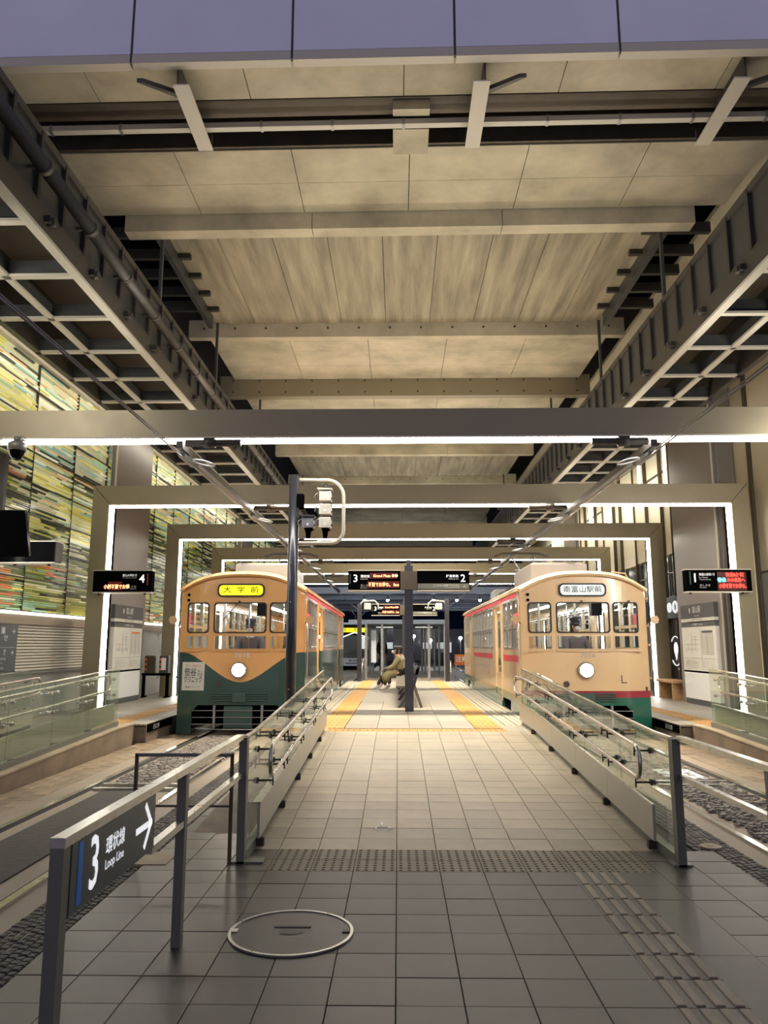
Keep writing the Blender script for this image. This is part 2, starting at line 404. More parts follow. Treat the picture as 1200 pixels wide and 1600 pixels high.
for j in range(-6, 40):
    y = 3.786 + TY * (j + .5)
    for i in range(-8, 9):
        x = -.016 + TX * (i + .5)
        if x > 2.34 or x < -1.84: continue
        inner = -1.12 < x < 2.05
        if y > 6.5 and not (inner or x < -1.3): continue
        if y > 12.05 and inner or y > 13.5: continue
        wm = 1.0
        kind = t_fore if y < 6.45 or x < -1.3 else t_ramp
        if YD - .01 < y < YD + TY * 2 + .01 and -1.05 < x < 1.95: kind = t_dots
        if y < YD and 1.2 < x < 1.62: 
            if i == 4: inst('guide_tile', t_guide, (1.40, y, 0.001), plaza)
            if i in (4,): continue
            continue
        z = ramp(y) if inner else 0
        if nt_ < 290 or kind is t_dots:
            o = inst('tactile_tile' if kind is t_dots else 'tile', kind, (x, y, z), central if y > 6.5 and inner else plaza)
            if z > 0: o.rotation_euler.x = math.atan(.3 / 5.6)
            o.location.z += random.uniform(-.0012, .0012)
            nt_ += 1
        else:
            g = .003; dz = .3 / 5.6 * TY / 2 if inner else 0
            x0, x1, y0, y1 = x - TX / 2 + g, x + TX / 2 - g, y - TY / 2 + g, y + TY / 2 - g
            zz = z + random.uniform(-.001, .001)
            rows_rest.add([(x0, y0, zz - dz - .03), (x1, y0, zz - dz - .03), (x1, y1, zz + dz - .03), (x0, y1, zz + dz - .03), (x0, y0, zz - dz), (x1, y0, zz - dz), (x1, y1, zz + dz), (x0, y1, zz + dz)],
                          [(4, 5, 6, 7), (0, 1, 5, 4), (1, 2, 6, 5), (2, 3, 7, 6), (3, 0, 4, 7)])
rows_rest.build('ramp_tiles', 'tile', central, kind='stuff')
# filler strips beside the guide tiles
MB().box(1.211, 1.228, 2.0, YD, -.03, -.001).box(1.573, 1.856, 2.0, YD, -.03, -.0005).build('filler_strip', 'tile_fore', plaza)
# manhole
mh = thing('manhole_cover', 'round tile-filled manhole cover with steel rim on dark paving', 'manhole', (mhx, mhy, 0))
b = MB(); n = 40
for r0, r1, z0, z1 in ((.335, .352, .004, .010),):
    vs = []
    for r, z in ((r0, 0.002), (r0, .012), (r1, .012), (r1, .002)): vs += [(r * cos(2 * pi * k / n), r * sin(2 * pi * k / n), z) for k in range(n)]
    b.add(vs, [(a * n + k, a * n + (k + 1) % n, (a + 1) % 4 * n + (k + 1) % n, (a + 1) % 4 * n + k) for a in range(4) for k in range(n)])
b.build('rim', 'brushed', mh, local=True)
vs = [(.335 * cos(2 * pi * k / n), .335 * sin(2 * pi * k / n), .006) for k in range(n)]
MB().add(vs, [tuple(range(n))]).build('lid', 'tile_fore', mh, local=True)
MB().box(-.105, .105, .062, .085, .006, .010).build('slot', 'rubber', mh, local=True)
MB().box(-.34, -.30, -.02, .03, .006, .013).build('hinge', 'brushed', mh, local=True)
MB().box(.29, .33, -.01, .03, .006, .013).build('hinge', 'steel_dark', mh, local=True)
b = MB(); vs = [(.07 * cos(2 * pi * k / 16), .045 * sin(2 * pi * k / 16), .009) for k in range(16)]; b.add(vs, [tuple(range(16))]); b.build('boss', 'steel_dark', mh, local=True)
# wheelchair mark on the ramp
wz = ramp(7.05) + .010
wc = thing('wheelchair_mark', 'small white wheelchair symbol painted on a ramp tile', 'floor mark', (-.13, 7.05, wz))
b = MB(); rz = Matrix.Rotation(.054, 3, 'X')
pt = [(.0, .10), (.0, .02), (.06, .02), (.08, -.05), (.115, -.05)]
for p, q in zip(pt, pt[1:]): b.tube([(p[0] - .02, p[1], 0), (q[0] - .02, q[1], 0)], .008, 4)
b.tube([(-.01 + .06 * cos(a), -.02 + .06 * sin(a), 0) for a in [1.9 + .4 * k for k in range(11)]], .007, 4)
b.ball((-.02, .125, 0), (.016, .016, .006), 8, 4)
b.v = [tuple(Vector((p[0], p[1], p[2] * .3 + p[1] * .07))) for p in b.v]
b.build('symbol', 'white', wc, local=True)

def track(cx, side, name):
    """embedded tramway: slab strips, rails with a groove, dark fill; side=+1 when the far pavers lie at +x"""
    t = struct(name, MB().box(cx - .95, cx + .95, -2, 60, -.069, -.02), 'track_slab')
    for s in (-1, 1):
        x = cx + s * .535
        MB().box(x - .03, x + .03, -2, 60, -.05, .004).build('rail', 'rail', t)
        MB().box(x - s * .03 - (.045 if s > 0 else 0), x - s * .03 + (0 if s > 0 else .045), -2, 60, -.05, -.018).build('rail_groove', 'groove', t)
    return t
tl = track(-3.02, -1, 'track_bed_left'); tr = track(3.46, 1, 'track_bed_right')
MB().box(-3.32, -2.74, -2, 9.2, -.03, -.008).build('track_fill', 'asphalt', tl)
MB().box(3.12, 3.80, -2, 9.6, -.03, -.008).build('track_fill', 'asphalt', tr)
def stones(x0, x1, y0, y1, n, size, parent, z=-.01):
    b = MB()
    for _ in range(n):
        x, y, r = random.uniform(x0, x1), random.uniform(y0, y1), size * random.uniform(.6, 1.4)
        a = random.random() * 3
        vs = []
        for dz, k in ((0, 1.), (r * .55, .65)):
            for q in range(5): vs.append((x + r * k * cos(a + q * 1.257) * random.uniform(.7, 1.2), y + r * k * sin(a + q * 1.257), z + dz))
        b.add(vs, [(q, (q + 1) % 5, 5 + (q + 1) % 5, 5 + q) for q in range(5)] + [(5, 6, 7, 8, 9)])
    b.build('track_stones', 'stone', parent, kind='stuff')
stones(-3.4, -2.6, 9.3, 14.2, 1500, .035, tl); stones(3.05, 3.85, 4.5, 14.2, 2400, .032, tr)
# steel cover frames across the tracks
MB().box(-3.45, -2.55, 9.0, 9.06, -.02, .012).box(-3.45, -2.55, 9.28, 9.34, -.02, .012).build('drain_frame', 'brushed', tl)
MB().box(3.02, 3.9, 9.35, 9.41, -.02, .012).box(3.02, 3.9, 9.6, 9.66, -.02, .012).build('drain_frame', 'brushed', tr)
MB().box(3.3, 3.75, 9.75, 10.5, -.02, .01).build('cover_plate', 'far_white', tr)
# setts (dark granite cubes) between tiles and tracks, brown pavers on the outer side
def field(name, x0, x1, y0, y1, w, d, m, parent, h, limit, stag=.5, gap=.003):
    me = MB().cbox(-w / 2 + gap, w / 2 - gap, -d / 2 + gap, d / 2 - gap, -.03, 0, .006).mesh(name, m); rest = MB(); k = 0
    nx = max(1, round((x1 - x0) / w)); y = y0; j = 0
    while y < y1:
        for i in range(nx):
            x = x0 + w * (i + .5); yy = y + (stag * d if i % 2 else 0); z = h + random.uniform(-.004, .003)
            if k < limit: inst(name, me, (x, yy, z), parent, (random.uniform(-.015, .015), random.uniform(-.015, .015), 0)); k += 1
            else: rest.cbox(x - w / 2 + gap, x + w / 2 - gap, yy - d / 2 + gap, yy + d / 2 - gap, z - .03, z, .006)
        y += d; j += 1
    if rest.v: rest.build(name + 's_far', m, parent, kind='stuff')
field('sett', -2.26, -1.86, 2.6, 12.5, .05, .055, 'sett', plaza, -.012, 0)
field('sett', 2.37, 2.71, 3.6, 12.5, .0485, .055, 'sett', plaza, -.012, 0)
field('paver', -4.36, -3.86, 6.6, 14.5, .165, .33, 'paver', tl, -.012, 80)
field('paver', 4.26, 4.80, 8.6, 14.5, .18, .33, 'paver', tr, -.012, 60)
for (x, y, r, lab) in ((2.52, 6.62, .085, 'small round pale cover in the dark setts right of the ramp'), (-1.97, 3.95, .06, 'small round pale cover in the dark setts at the bottom left')):
    o = MB().tube([(0, 0, -.02), (0, 0, .004)], r, 18).tube([(0, 0, .0), (0, 0, .008)], r * .3, 10).build('access_cover', 'kerb_top'); o.location = (x, y, 0); tag(o, lab, 'cover')
MB().cbox(-2.05, -1.72, 6.0, 6.35, -.02, .006, .004).build('joint_box', 'kerb_top', plaza)

# centre platform surface
def slabtiles(x0, x1, y0, y1, w, d, m, parent, z, name='tile'):
    me = MB().cbox(-w / 2 + .003, w / 2 - .003, -d / 2 + .003, d / 2 - .003, -.025, 0, .003).mesh(name, m); c = 0
    y = y0 + d / 2
    while y < y1:
        x = x0 + w / 2
        while x < x1 - w / 3: inst(name, me, (x, y, z), parent); x += w; c += 1
        y += d
    return c
slabtiles(-.86, 1.22, 12.6, 18.6, .52, .6, 'platform_top', central, .3)
MB().box(-.87, 1.23, 18.6, 29, .27, .298).build('platform_paving', 'platform_top', central)
yt = MB().cbox(-.215, .215, -.197, .197, -.025, 0, .003)
for i in range(5): yt.cbox(-.19 + i * .08, -.145 + i * .08, -.17, .17, 0, .006, .003)
yt = yt.mesh('tactile_tile', 'yellow')
for j in range(42):
    for x in (-1.085, 1.445): inst('tactile_tile', yt, (x, 12.8 + .394 * j, .3), central)
yd = MB().cbox(-.19, .19, -.2, .2, -.025, 0, .003)
for i in range(4):
    for j in range(4): yd.cbox(-.165 + i * .09, -.115 + i * .09, -.175 + j * .1, -.125 + j * .1, 0, .006, .01)
yd = yd.mesh('tactile_tile', 'yellow')
for i in range(8): inst('tactile_tile', yd, (-1.11 + i * .383, 12.35, .292), central, (.02, 0, 0))
def ribs(x0, x1, y0, y1, n, parent, m='rib', z=.3):
    w = (x1 - x0) / n
    for i in range(n): MB().cbox(x0 + w * i + .006, x0 + w * (i + 1) - .006, y0, y1, z - .03, z - .004 + .004 * (i % 2), .004).build('edge_rib', m, parent)
ribs(-1.80, -1.30, 12.55, 29, 5, central); ribs(1.66, 2.25, 13.0, 29, 6, central)
MB().box(-1.3, -1.12, 12.1, 12.8, .26, .298).box(1.66, 2.2, 12.1, 13, .26, .298).box(-1.3, -1.1, 12.4, 13, .2, .29).build('corner_paving', 'rib', central)
b = MB().box(-1.84, -1.78, 12.5, 29, .18, .295).box(2.24, 2.30, 13, 29, .18, .295).build('edge_beam', 'galv', central)
MB().box(-.5, .9, 28.75, 28.98, .27, .303).build('end_strip', 'rib', central)

def side_platform(s, xe, xk, xw, name):
    """s=-1 left, +1 right; xe edge by the tram, xk edge of the ramp kerb, xw wall"""
    def R(a, b): return (min(a, b), max(a, b))
    p = struct(name, MB().prism([(5.0, -.069), (40, -.069), (40, .27), (12.3, .27), (6.6, -.0)], 'X', *R(xk + s * .12, xw)), 'platform_side')
    MB().prism([(5.5, -.06), (13.2, -.06), (13.2, .29), (12.4, .29), (6.0, .05), (5.5, .05)], 'X', *R(xk, xk + s * .12)).build('kerb_wall', 'kerb', p)
    MB().prism([(5.5, .05), (6.0, .05), (12.4, .29), (13.2, .29), (13.2, .31), (12.4, .31), (6.0, .07), (5.5, .07)], 'X', *R(xk - s * .01, xk + s * .16)).build('kerb_top', 'kerb_top', p)
    MB().box(*R(xe, xk + s * .13), 13.2, 40, -.06, .27).build('platform_edge_wall', 'platform_side', p)
    MB().box(*R(xe - s * .03, xe + s * .03), 13.25, 14.6, .16, .285).build('edge_plate', 'black', p)
    text('足元注意', (xe - s * .035, 13.65, .22), .07, 'grey_print', p, '+X' if s < 0 else '-X')
    x = xe; n = 5
    for i in range(n):
        MB().cbox(*R(x + s * (.08 * i + .005), x + s * (.08 * i + .075)), 13.2, 40, .25, .3 - .003 * (i % 2), .004).build('edge_rib', 'rib', p)
    a, b = x + s * .41, x + s * .81
    me = MB().cbox(-.2, .2, -.197, .197, -.025, 0, .004)
    for i in range(5): me.cbox(-.18 + i * .08, -.135 + i * .08, -.17, .17, 0, .006, .003)
    me = me.mesh('tactile_tile', 'yellow')
    for j in range(30): inst('tactile_tile', me, ((a + b) / 2, 12.7 + .4 * j, .302), p)
    xx = b + s * .005; w = abs(xw - xx) / 3
    me = MB().cbox(-w / 2 + .003, w / 2 - .003, -.3, .3, -.025, 0, .003).mesh('tile', 'platform_top')
    for j in range(14):
        for i in range(3): inst('tile', me, (xx + s * w * (i + .5), 12.8 + .606 * j, .3), p)
    MB().box(*R(xx, xw), 21.0, 40, .27, .299).build('paving', 'platform_top', p)
    # ramp surface
    MB().prism([(5.0, -.03), (5.0, 0.0), (6.6, 0.0), (12.4, .3), (12.5, .3), (12.5, .2)], 'X', *R(xk + s * .165, xw)).build('ramp_paving', 'platform_top', p)
    MB().prism([(9.5, .145), (9.5, .155), (11.2, .245), (11.2, .23)], 'X', *R(xk + s * .9, xk + s * 1.5)).build('ramp_tactile', 'yellow', p)
    return p
side_platform(-1, -4.22, -4.42, -6.62, 'left_platform_base')
side_platform(1, 4.66, 4.86, 9.5, 'right_platform_base')

# ------------------------------------------------------------------ glass barriers with handrails
def barrier(x, inn, y0, y1, rp, label, group=None, kick=True, endpost=True, hook='front', n=5, tophook=True):
    """glass wall in the plane x; inn=+1 when the walking side is +x"""
    t = thing('glass_barrier', label, 'barrier', (x, y0, rp(y0)), group)
    d = (y1 - y0) / n
    for i in range(n):
        a, b = y0 + d * i + .006, y0 + d * (i + 1) - .006
        pts = [(a, rp(a) + .06)]; 
        top = [(a, rp(a) + .9), (b, rp(b) + .9)]
        if a < 6.5 < b: top = [(a, .905), (6.5, .9), (b, rp(b) + .9)]; bot = [(b, rp(b) + .06), (6.5, .06), (a, .06)]
        else: bot = [(b, rp(b) + .06), (a, rp(a) + .06)]
        MB().prism(top + bot, 'X', x - .008, x + .008).build('glass_pane', 'barrier_glass', t)
    ys = [y0] + ([6.5] if y0 < 6.5 else []) + [y1]
    c = MB()
    for a, b in zip(ys, ys[1:]): c.prism([(a, rp(a) - .02), (b, rp(b) - .02), (b, rp(b) + .07), (a, rp(a) + .07)], 'X', x - .03, x + .03)
    c.build('base_channel', 'post_grey', t)
    c = MB()
    for a, b in zip(ys, ys[1:]): c.prism([(a, rp(a) + .898), (b, rp(b) + .898), (b, rp(b) + .912), (a, rp(a) + .912)], 'X', x - .012, x + .012)
    c.build('top_edge', 'brushed', t)
    if kick:
        ks = [y0 + .35 + (y1 - y0 - .35) * i / n for i in range(n + 1)]
        for a, b in zip(ks, ks[1:]):
            xa, xb = sorted((x + inn * .045, x + inn * .065))
            MB().prism([(a + .003, rp(a) + .075), (b - .003, rp(b) + .075), (b - .003, rp(b) + .34), (a + .003, rp(a) + .34)], 'X', xa, xb).build('kick_panel', 'kick', t)
            MB().prism([(a + .003, rp(a) + .34), (b - .003, rp(b) + .34), (b - .003, rp(b) + .352), (a + .003, rp(a) + .352)], 'X', min(xa, x), max(xb, x + inn * .07)).build('kick_cap', 'brushed', t)
            xa, xb = sorted((x + inn * .0, x + inn * .09))
            MB().box(xa, xb, a + .06, a + .11, rp(a) - .01, rp(a) + .07).build('foot', 'steel_dark', t)
    if endpost:
        MB().box(x - .03, x + .03, y0 - .09, y0 - .005, 0, .905).build('end_post', 'post_grey', t)
        MB().box(x - .07, x + .07 + .1 * (inn > 0), y0 - .09, y0 + .05, -.01, .015).build('post_foot', 'post_grey', t)
    xr = x + inn * .14; e = y0 + .42
    def zz(y, h): return rp(y) + h
    def rail(h0, h1):
        P = []
        Y = [e + .1 + (y1 - .15 - e - .1) * i / 10 for i in range(11)]
        P += [(xr, y, zz(y, h0)) for y in reversed(Y)]
        if hook == 'front':
            mid, r = (h0 + h1) / 2, (h0 - h1) / 2
            P += [(xr, e + .1 - .5 * r - r * .8 * sin(a), zz(e, mid) + r * cos(a)) for a in [pi * k / 8 for k in range(9)]]
        P += [(xr, y, zz(y, h1)) for y in Y]
        if tophook:
            mid, r = (h0 + h1) / 2, (h0 - h1) / 2
            P += [(xr, y1 - .1 + .8 * r * sin(a), zz(y1, mid) - r * cos(a)) for a in [pi * k / 8 for k in range(1, 8)]]
        return MB().tube(P, .018, 8, closed=tophook and hook == 'front')
    rail(.79, .54).build('handrail', 'chrome', t)
    for i in range(n + 1):
        for dy in ((-.1, .1) if 0 < i < n else ((.5,) if i == 0 else (-.2,))):
            y = y0 + d * i + dy
            for h in (.79, .54):
                z = zz(y, h); q = inn
                br = MB().tube([(x + q * .01, y, z - .05), (xr, y, z - .05)], .009, 6).tube([(x + q * .006, y, z - .05), (x + q * .022, y, z - .05)], .026, 10).tube([(xr, y, z - .09), (xr, y, z - .012)], .007, 6).tube([(x - q * .02, y, z - .05), (x - q * .006, y, z - .05)], .024, 10)
                br.build('bracket', 'steel_dark' if endpost else 'chrome', t)
    return t
barrier(-1.18, 1, 6.13, 12.35, ramp, 'glass barrier with curved handrail along the left side of the central ramp')
barrier(2.08, -1, 6.10, 13.2, ramp, 'glass barrier with curved handrail along the right side of the central ramp')
r2 = lambda y: .055 + .265 * max(0, min(1, (y - 6.0) / 6.4))
barrier(-4.56, -1, 5.6, 12.75, r2, 'glass barrier on the kerb of the far left ramp', endpost=False, n=6)
barrier(5.02, 1, 5.6, 12.75, r2, 'glass barrier on the kerb of the far right ramp', endpost=False, n=6)
barrier(-5.74, 1, 7.6, 12.2, r2, 'glass barrier close to the left wall below the dark direction board', endpost=False, n=4)

# fence with the "3 Loop Line" plate, and its twin at the right
def flatrail(b, x, y0, y1, z, w=.028, h=.022): b.box(x - w, x + w, y0, y1, z - h, z + h)
f = thing('sign_fence', 'grey steel fence carrying the blue-grey 3 Loop Line plate', 'fence', (-1.2, 2.87, 0))
for y in (2.87, 4.46): MB().box(-1.225, -1.175, y - .03, y + .03, 0, .895).build('post', 'post_grey', f)
MB().box(-1.228, -1.172, 2.84, 6.035, .895, .93).build('top_rail', 'brushed', f)
MB().box(-1.222, -1.178, 3.87, 6.035, .615, .65).build('lower_rail', 'brushed', f)
s = MB().box(-1.215, -1.172, 2.905, 3.87, .645, .895).build('sign_plate', 'sign_blue_grey', f)
MB().box(-1.1715, -1.1705, 2.965, 3.005, .665, .885).build('blue_bar', 'blue', s)
text('3', (-1.170, 3.12, .77), .22, 'white_lit', s, '+X', sx=.8, bold=.012)
text('環状線', (-1.170, 3.235, .80), .058, 'white_lit', s, '+X', 'LEFT', bold=.012)
text('Loop Line', (-1.170, 3.235, .733), .042, 'white_lit', s, '+X', 'LEFT', bold=.01)
b = MB()
for (y0, z0, y1, z1) in ((3.60, .775, 3.81, .775), (3.72, .87, 3.81, .775), (3.72, .68, 3.81, .775)):
    d = Vector((y1 - y0, z1 - z0)).normalized(); q = Vector((-d.y, d.x)) * .014
    b.prism([(y0 + q.x, z0 + q.y), (y0 - q.x, z0 - q.y), (y1 - q.x + d.x * .01, z1 - q.y + d.y * .01), (y1 + q.x + d.x * .01, z1 + q.y + d.y * .01)], 'X', -1.1715, -1.170)
b.build('arrow', 'white_lit', s)
f = thing('guard_fence', 'grey steel fence running towards the camera at the right edge', 'fence', (2.1, 6.05, 0))
for y in (3.6, 4.58): MB().box(2.085, 2.135, y - .03, y + .03, 0, .895).build('post', 'post_grey', f)
MB().box(2.082, 2.138, 3.57, 6.005, .895, .93).build('top_rail', 'brushed', f)
MB().box(2.088, 2.132, 3.6, 6.005, .615, .65).build('lower_rail', 'brushed', f)
# thin loop barrier across the platform side strip
f = thing('thin_loop_rail', 'thin dark square loop rail standing between sign fence and left track', 'rail', (-1.6, 6.9, 0))
MB().box(-1.272, -1.248, 6.03, 6.055, 0, .78).build('post', 'steel_brown', f)
MB().box(-1.262, -1.258, 6.0, 6.04, .77, .79).box(-2.0, -1.25, 6.03, 6.055, .765, .79).build('top_bar', 'post_grey', f)
MB().box(-2.0, -1.25, 6.035, 6.05, .40, .415).build('middle_bar', 'steel_brown', f)
MB().box(-2.0, -1.976, 6.03, 6.055, 0, .78).build('post', 'steel_brown', f)

# ------------------------------------------------------------------ viaduct overhead
ceil = struct('ceiling', MB().box(-8, 8, 8.9, 75, 10.2, 10.4), 'steel_dark')
SK = math.tan(radians(-.75))       # the front deck is slightly skewed to the portals
def deck(x0, x1, y0, y1, z, w, rows=1, m='concrete', skew=0, h=.3):
    n = round((x1 - x0) / w); w = (x1 - x0) / n; d = (y1 - y0) / rows
    for i in range(n):
        for j in range(rows):
            a, b = x0 + w * i + .006, x0 + w * (i + 1) - .006; c, e = y0 + d * j + .004, y0 + d * (j + 1) - .004
            o = MB().prism([(a, c + SK * a * skew), (b, c + SK * b * skew), (b, e + SK * b * skew), (a, e + SK * a * skew)], 'Z', z, z + h).build('panel', m, ceil)
deck(-6.2, 6.4, 8.66, 9.38, 9.0, 2.1, 1, skew=1)
deck(-5.2, 5.6, 10.48, 12.2, 9.0, 1.9, 2, skew=1)
deck(-4.75, 5.1, 12.21, 12.5, 8.7, 3.3, 1, skew=.9, h=.66)
deck(-4.45, 4.95, 12.52, 17.33, 9.2, .99, 1, m='concrete_slab', skew=0)
deck(-4.6, 5.1, 17.55, 20.68, 9.0, 1.9, 3)
deck(-4.6, 5.1, 21.0, 28.0, 9.0, 1.9, 2)
deck(-4.6, 5.1, 28.0, 28.3, 8.64, 3.3, 1, h=.66)
deck(-4.45, 4.95, 28.3, 34.3, 9.2, .99, 1, m='concrete_slab')
deck(-4.6, 5.1, 34.6, 38.4, 9.0, 1.9, 2)
def girder(y0, y1, z0, z1, m, skew=0, x0=-5.0, x1=5.4, rows=1):
    g = MB().prism([(x0, y0 + SK * x0 * skew), (x1, y0 + SK * x1 * skew), (x1, y1 + SK * x1 * skew), (x0, y1 + SK * x0 * skew)], 'Z', z0, z1).build('cross_girder', m, ceil)
    c = MB(); k = round((x1 - x0) / .75)
    for i in range(k):
        x = x0 + (x1 - x0) * (i + .5) / k; yy = y0 + SK * x * skew
        for r in range(rows):
            z = z0 + (z1 - z0) * ((.5,) if rows == 1 else (.2, .75))[r]; c.tube([(x, yy + .01, z), (x, yy - .03, z)], .025, 6)
    c.build('bolts', 'steel_dark', g)
girder(9.40, 9.44, 9.0, 9.3, 'steel_brown', 1, -6, 6.2); girder(10.42, 10.46, 9.02, 9.6, 'steel_brown', 1, -6, 6.2)
MB().prism([(-6, 9.45 - SK * 6), (6.2, 9.45 + SK * 6.2), (6.2, 9.8 + SK * 6.2), (-6, 9.8 - SK * 6)], 'Z', 9.04, 9.08).build('girder_flange', 'steel_brown', ceil)
MB().prism([(-6, 9.45 - SK * 6), (6.2, 9.45 + SK * 6.2), (6.2, 10.42 + SK * 6.2), (-6, 10.42 - SK * 6)], 'Z', 9.6, 9.65).build('slot_plate', 'steel_dark', ceil)
girder(17.34, 17.54, 8.86, 9.3, 'concrete'); girder(20.69, 20.98, 8.5, 9.1, 'frame_steel', rows=2)
deck(-4.6, 5.1, 38.7, 46, 9.0, 2.4, 2)
deck(-4.6, 5.1, 46.3, 55, 9.2, 2.4, 1, m='concrete_slab')
deck(-4.6, 5.1, 55.3, 75, 9.0, 3.3, 2)
girder(46.0, 46.25, 8.7, 9.3, 'concrete'); girder(55.0, 55.28, 8.6, 9.3, 'frame_steel')
girder(34.31, 34.58, 8.86, 9.3, 'concrete'); girder(38.41, 38.68, 8.5, 9.1, 'frame_steel', rows=2)
# bright conduit bar in the slot, bracket block, hanger arms
t = thing('conduit_bar', 'pale square conduit running across in front of the first concrete deck', 'conduit', (0, 9.69, 8.8))
MB().prism([(-5.4, 9.64 - SK * 5.4), (6.3, 9.64 + SK * 6.3), (6.3, 9.74 + SK * 6.3), (-5.4, 9.74 - SK * 5.4)], 'Z', 8.77, 8.85).build('bar', 'flange_edge', t)
cm = MB().box(-.02, .02, -.056, .056, -.05, .05).mesh('clip', 'galv')
for i in range(11): inst('clip', cm, (-4.9 + i, 9.69 + SK * (-4.9 + i), 8.81), t)
t = thing('bracket_block', 'pale concrete block hanging in the dark slot behind the conduit', 'block', (.2, 9.9, 8.85))
MB().cbox(-.05, .46, 9.80, 10.36, 8.80, 8.99, .02).build('block', 'concrete', t); MB().box(-.05, .46, 9.46, 9.60, 8.86, 9.03).build('front_piece', 'concrete', t)
for x, lab, sg in ((-2.76, 'left', -1), (1.09, 'middle', 1), (4.38, 'right', 1)):
    t = thing('hanger_arm', lab + ' of the three grey steel hanger arms under the front deck', 'bracket', (x, 9.1, 8.7), 'hanger arms')
    MB().box(x - .105, x + .105, 8.70, 10.03, 8.66, 8.68).build('bottom_flange', 'lip', t)
    MB().box(x + .04 * sg - .012, x + .04 * sg + .012, 8.70, 9.54, 8.68, 8.98).build('web', 'flange', t)
    MB().box(x - .09, x + .09, 9.98, 10.02, 8.68, 8.9).build('end_plate', 'steel_brown', t)
    s = 1 if sg > 0 else -1
    MB().prism([(x + s * .1, 8.98), (x + s * .1, 8.90), (x + s * .48, 8.68), (x + s * .56, 8.68)][::s], 'Z', 8.69, 8.75).build('diagonal_brace', 'flange', t)
# fascia
t = thing('fascia_cladding', 'metal fascia panels, dusk sky tint in their colour, with a pale lip along the viaduct edge', 'fascia', (0, 8.6, 8.9))
for i in range(-4, 5):
    x0 = -1.30 + 2.05 * i; x1 = x0 + 2.05 - .03
    a0, a1 = 8.52 + SK * x0, 8.52 + SK * x1
    MB().prism([(x0, a0), (x1, a1), (x1, a1 + .06), (x0, a0 + .06)], 'Z', 9.0, 11.2).build('panel', 'fascia', t)
    MB().prism([(x0, a0 - .01), (x1, a1 - .01), (x1, a1 + .12), (x0, a0 + .12)], 'Z', 8.86, 8.985).build('lip', 'lip', t)
    MB().prism([(x1 + .002, a1 - .005), (x1 + .028, a1 - .005), (x1 + .028, a1 + .05), (x1 + .002, a1 + .05)], 'Z', 8.88, 11.2).build('joint', 'steel_dark', t)
# fascia back plate
MB().prism([(-9, 8.585 - SK * 9), (9, 8.585 + SK * 9), (9, 8.64 + SK * 9), (-9, 8.64 - SK * 9)], 'Z', 9.0, 11.2).build('back_plate', 'steel_dark', t)

# ------------------------------------------------------------------ maintenance gantries (ladder-like steel boxes) above the trams
def gantry(s, xi, xo, lab):
    t = thing('gantry_girder', lab, 'girder', (s * (xi + xo) / 2, 6.5, 6.3), 'overhead gantries')
    def R(a, b): return (min(s * a, s * b), max(s * a, s * b))
    MB().box(*R(xi, xi + .06), 6.0, 60, 6.45, 7.4).build('inner_web', 'web', t)
    MB().box(*R(xo - .06, xo), 6.0, 60, 6.3, 7.4).build('outer_web', 'steel_dark', t)
    MB().box(*R(xi, xo), 6.0, 60, 7.36, 7.44).build('top_plate', 'steel_brown', t)
    MB().box(*R(xi - .03, xi + .05), 6.0, 60, 6.32, 6.62).build('lower_chord', 'flange', t)
    MB().box(*R(xi - .03, xi + .09), 6.0, 60, 6.28, 6.32).build('chord_flange', 'flange_edge', t)
    MB().box(*R(xi - .04, xi + .04), 6.0, 60, 7.36, 7.46).build('upper_chord', 'flange', t)
    cross = MB().box(*R(xi, xo), -.02, .02, 6.34, 6.52).mesh('cross_beam', 'web'); fl = MB().box(*R(xi, xo), -.05, .05, 6.29, 6.325).mesh('cross_flange', 'flange_edge')
    st = MB().box(*R(xi - .05, xi), -.03, .03, 6.6, 7.42).mesh('stiffener', 'steel_dark')
    bl = MB().tube([(s * (xi - .03), 0, 6.47), (s * (xi - .13), 0, 6.47)], .055, 8).box(*R(xi - .1, xi - .03), -.09, .09, 6.43, 6.51).mesh('clamp', 'steel_dark')
    for k in range(25):
        y = 6.6 + 1.3 * k
        o = inst('cross_beam', cross, (0, y, 0), t); inst('cross_flange', fl, (0, y, 0), t)
        inst('stiffener', st, (0, y, 0), t); inst('stiffener', st, (0, y + .65, 0), t)
        inst('clamp', bl, (0, y + .3, 0), t)
    xm = (xi + xo) / 2 + .05
    MB().box(*R(xm - .02, xm + .02), 6.0, 60, 6.34, 6.5).build('middle_beam', 'web', t)
    MB().box(*R(xm - .05, xm + .05), 6.0, 60, 6.29, 6.325).build('middle_flange', 'flange_edge', t)
    MB().box(*R(xo - .1, xo), 6.0, 60, 6.29, 6.325).build('outer_flange', 'flange', t)
    # hangers up to the viaduct and the dark shaft beside the slab
    hm = MB().box(*R(xi + .04, xi + .09), -.04, .04, 7.4, 8.98).mesh('hanger', 'web')
    for y in (12.6, 16.8, 22.4, 33): inst('hanger', hm, (0, y, 0), t)
    MB().box(*R(xi + .05, xo + 1.2), 12.8, 16.9, 9.6, 9.7).build('shaft_dark', 'black', t)  # black sheet standing in for the darkness up in the opening
    rg = MB().box(*R(xi - .05, xi + 1.2), -.05, .05, 8.8, 9.0).mesh('rung', 'steel_dark')
    for k in range(5): inst('rung', rg, (0, 13.2 + .8 * k, .3), t)
    MB().box(*R(xi + .2, xi + .3), 12.8, 16.9, 8.9, 9.5).build('shaft_beam', 'web', t)
    return t
gantry(-1, 4.11, 5.9, 'left overhead steel gantry of dark webs and pale-edged ladder beams')
gantry(1, 4.58, 6.1, 'right overhead steel gantry of dark webs and pale-edged ladder beams')
t = thing('drain_pipe', 'long round grey pipe fixed along the left overhead gantry', 'pipe', (-3.92, 6.0, 6.85))
